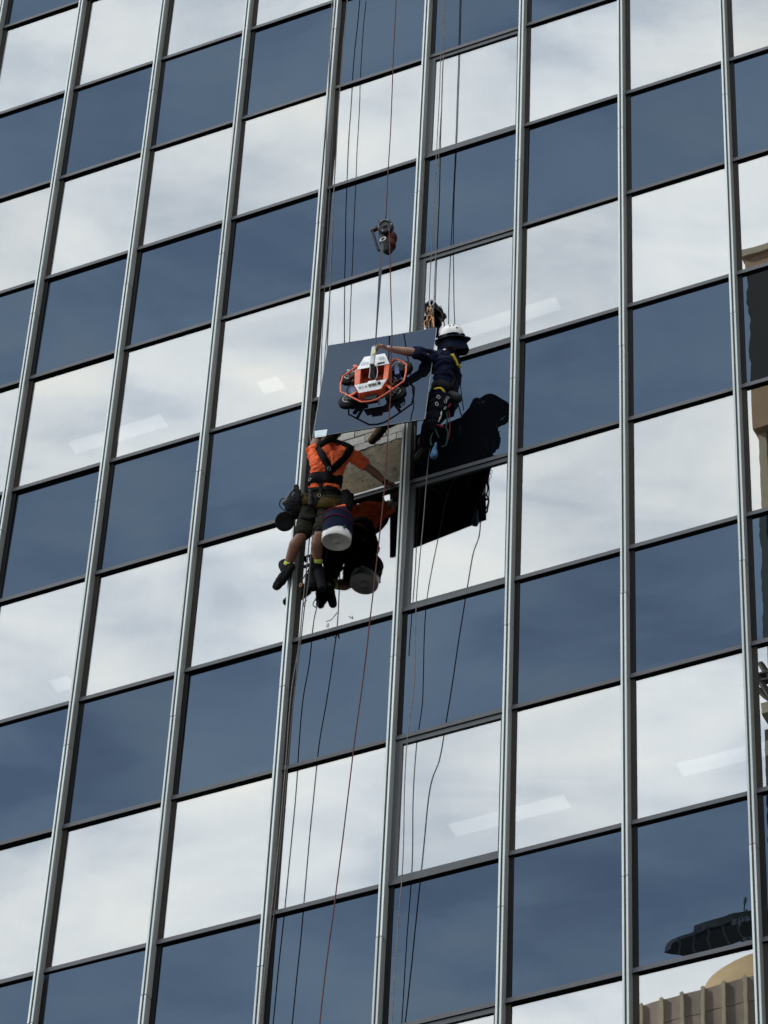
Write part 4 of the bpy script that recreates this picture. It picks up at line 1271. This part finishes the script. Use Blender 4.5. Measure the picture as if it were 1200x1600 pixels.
bk = thing('bucket', 'white plastic bucket with navy sleeve hanging below the climber in orange', 'bucket', at(526, 852, .33))
ba = Vector((.07, -.10, 1)).normalized()
b0 = at(525.5, 847, .33)
rb = .148
G().lathe(b0, ba, [(0, .004), (rb * .30, .004), (rb * .31, .008), (rb * .33, .004), (rb * .93, .004), (rb * .97, -.002), (rb, .004), (rb * 1.03, .10), (rb * 1.02, .10), (rb * .98, .015), (0, .015)], 40).build('tub', M['bucket'], bk, True)
sl = G()
n = 36; vs = []
u_ = ba.orthogonal().normalized(); w_ = ba.cross(u_)
for (rr, hh) in ((1.045, .085), (1.06, .14), (1.02, .22), (1.05, .30), (.95, .34), (.93, .30)):
    for k in range(n):
        a = 2 * math.pi * k / n
        q = rr * rb * (1 + .035 * noise.noise(Vector((math.cos(a) * 3, math.sin(a) * 3, hh * 14))))
        vs.append(b0 + ba * (hh + .012 * math.sin(a * 3)) + (u_ * math.cos(a) + w_ * math.sin(a)) * q)
fs = [(i * n + k, i * n + (k + 1) % n, (i + 1) * n + (k + 1) % n, (i + 1) * n + k) for i in range(5) for k in range(n)]
sl.add(vs, fs).build('fabric_sleeve', M['navy_cloth'], bk, True)
for hh in (.22, .30):
    G().tube([b0 + ba * (hh + .012 * math.sin(a * 2)) + (u_ * math.cos(a) + w_ * math.sin(a)) * rb * 1.06 for a in [i * math.pi / 16 for i in range(32)]], .0055, 6, closed=True).build('pink_cord', M['pink_cord'], bk, True)
G().tube(spline([b0 + ba * .06 + Vector((.125, -.095, 0)), at(541, 812, .40), at(538, 796, .36)], 5), .010, 6).build('hanging_loop', M['strap'], bk, True)

c = at(445, 815, .33); cn = Vector((.15, -.75, -.62)).normalized()
t = thing('suction_cup', 'round black hand suction cup hanging left of the shorts', 'suction cup', c)
G().lathe(c - cn * .02, cn, [(0, 0), (.085, .0), (.100, .012), (.102, .03), (.092, .036), (.05, .024), (0, .022)], 32).build('cup', M['black_rubber'], t, True)
G().tube(spline([c - cn * .03 + Vector((.05, 0, 0)), c - cn * .08 + Vector((.03, 0, 0)), c - cn * .08 - Vector((.04, 0, 0)), c - cn * .03 - Vector((.06, 0, 0))], 5), .014, 8).build('grip', M['black_plastic'], t, True)
G().tube([c + Vector((.09, 0, .02)), at(457, 800, .33)], .010, 6).build('lanyard', M['steel'], t, True)

t = thing('tool_bag', 'black tool bag bulging at the left hip of the climber in orange', 'bag', at(462, 812, .35))
organic('bag_body', [('c', at(466, 778, .33), .060, at(462, 798, .36), .085), ('e', at(458, 789, .40), (.09, .07, .10)), ('c', at(463, 760, .30), .020, at(467, 778, .33), .04)], M['black_web'], t, .008, 2, folds=.014, fscale=16)
G().tube(spline([at(450, 779, .40), at(440, 780, .42), at(437, 790, .42), at(446, 799, .40)], 6), .006, 6).build('gear_loop', M['black_web'], t, True)
organic('glove', [('c', at(452, 774, .40), .024, at(445, 786, .42), .028), ('c', at(455, 770, .38), .014, at(459, 764, .36), .013)], M['grey_casting'], t, .007, 2, folds=.006, fscale=30)
t = thing('hip_bag', 'dark pouch with an orange tag at the right hip above the bucket', 'bag', at(540, 800, .34))
organic('pouch', [('c', at(540, 772, .30), .05, at(541, 792, .33), .065), ('c', at(545, 784, .28), .03, at(549, 775, .26), .03)], M['black_web'], t, .008, 2, folds=.012, fscale=18)
organic('orange_tag', [('c', at(527, 794, .42), .018, at(537, 791, .42), .022)], M['orange_cloth'], t, .006, 1, folds=.01, fscale=30)

t = thing('rope_bag', 'black rope bag hanging by the right boot below the climber', 'bag', at(497, 936, .24))
organic('bag_body', [('c', at(489, 889, .10), .045, at(488, 915, .11), .058), ('c', at(481, 900, .13), .03, at(484, 918, .13), .04)], M['black_web'], t, .009, 2, folds=.014, fscale=14)
for pts in ([(482, 890, .34), (474, 903, .33), (470, 912, .30)], [(479, 938, .25), (474, 944, .25), (476, 950, .25)], [(511, 912, .26), (517, 915, .26), (516, 911, .26)], [(493, 936, .24), (489, 944, .24), (493, 949, .24), (495, 942, .24), (498, 950, .24), (497, 938, .24)]):
    G().tube(spline([at(*p) for p in pts], 5), .0045, 6).build('cord', M['black_web'], t, True)
G().tube([at(470, 914, .32) + Vector((math.cos(x) * .012, 0, math.sin(x) * .022)) for x in [i * math.pi / 6 for i in range(12)]], .004, 6, closed=True).build('carabiner', M['brass'], t, True)
# loops and pouch below the climber in navy
t = thing('gear_sling', 'green and grey cord loops with a blue pouch hanging from the climber in navy', 'rope loops', at(679, 716, .5))
G().tube(spline([at(690, 648, .55), at(680, 668, .55), at(674, 682, .55), at(673, 692, .55), at(675, 696, .55)], 6), .0085, 6).build('green_loop', M['green_cord'], t, True)
G().tube(spline([at(679, 668, .56), at(683, 678, .56), at(686, 684, .56)], 6), .0075, 6).build('green_loop', M['green_cord'], t, True)
G().tube(spline([at(697, 640, .5), at(699, 655, .52), at(697, 668, .52), at(700, 676, .52), at(698, 690, .52), at(696, 696, .52), at(690, 698.5, .52)], 6), .009, 6).build('grey_loop', M['green_cord'], t, True)
G().tube(spline([at(701, 640, .48), at(703, 660, .5), at(702, 680, .5), at(698, 694, .5)], 6), .006, 6).build('red_cord', M['pink_cord'], t, True)
G().tube(spline([at(690, 640, .56), at(688, 652, .56), at(684, 660, .56)], 5), .011, 8).build('ascender', M['fin'], t, True)
G().caps(at(679.5, 643, .58), .016, at(680, 640, .58), .016).build('white_tag', M['helmet'], t, True)
organic('red_tape', [('c', at(682, 664, .56), .012, at(692, 667, .56), .014), ('c', at(700, 636, .52), .014, at(704, 632, .5), .012)], M['pink_cord'], t, .006, 1)
organic('blue_pouch', [('c', at(679, 702, .52), .020, at(678, 712, .52), .036), ('e', at(678.5, 708, .52), (.036, .02, .05)), ('c', at(681, 692, .52), .012, at(680, 700, .52), .016)], M['blue_pouch'], t, .006, 1, folds=.008, fscale=25)
bpy.data.scenes.remove(bench)
print('objects', len(scene.objects))
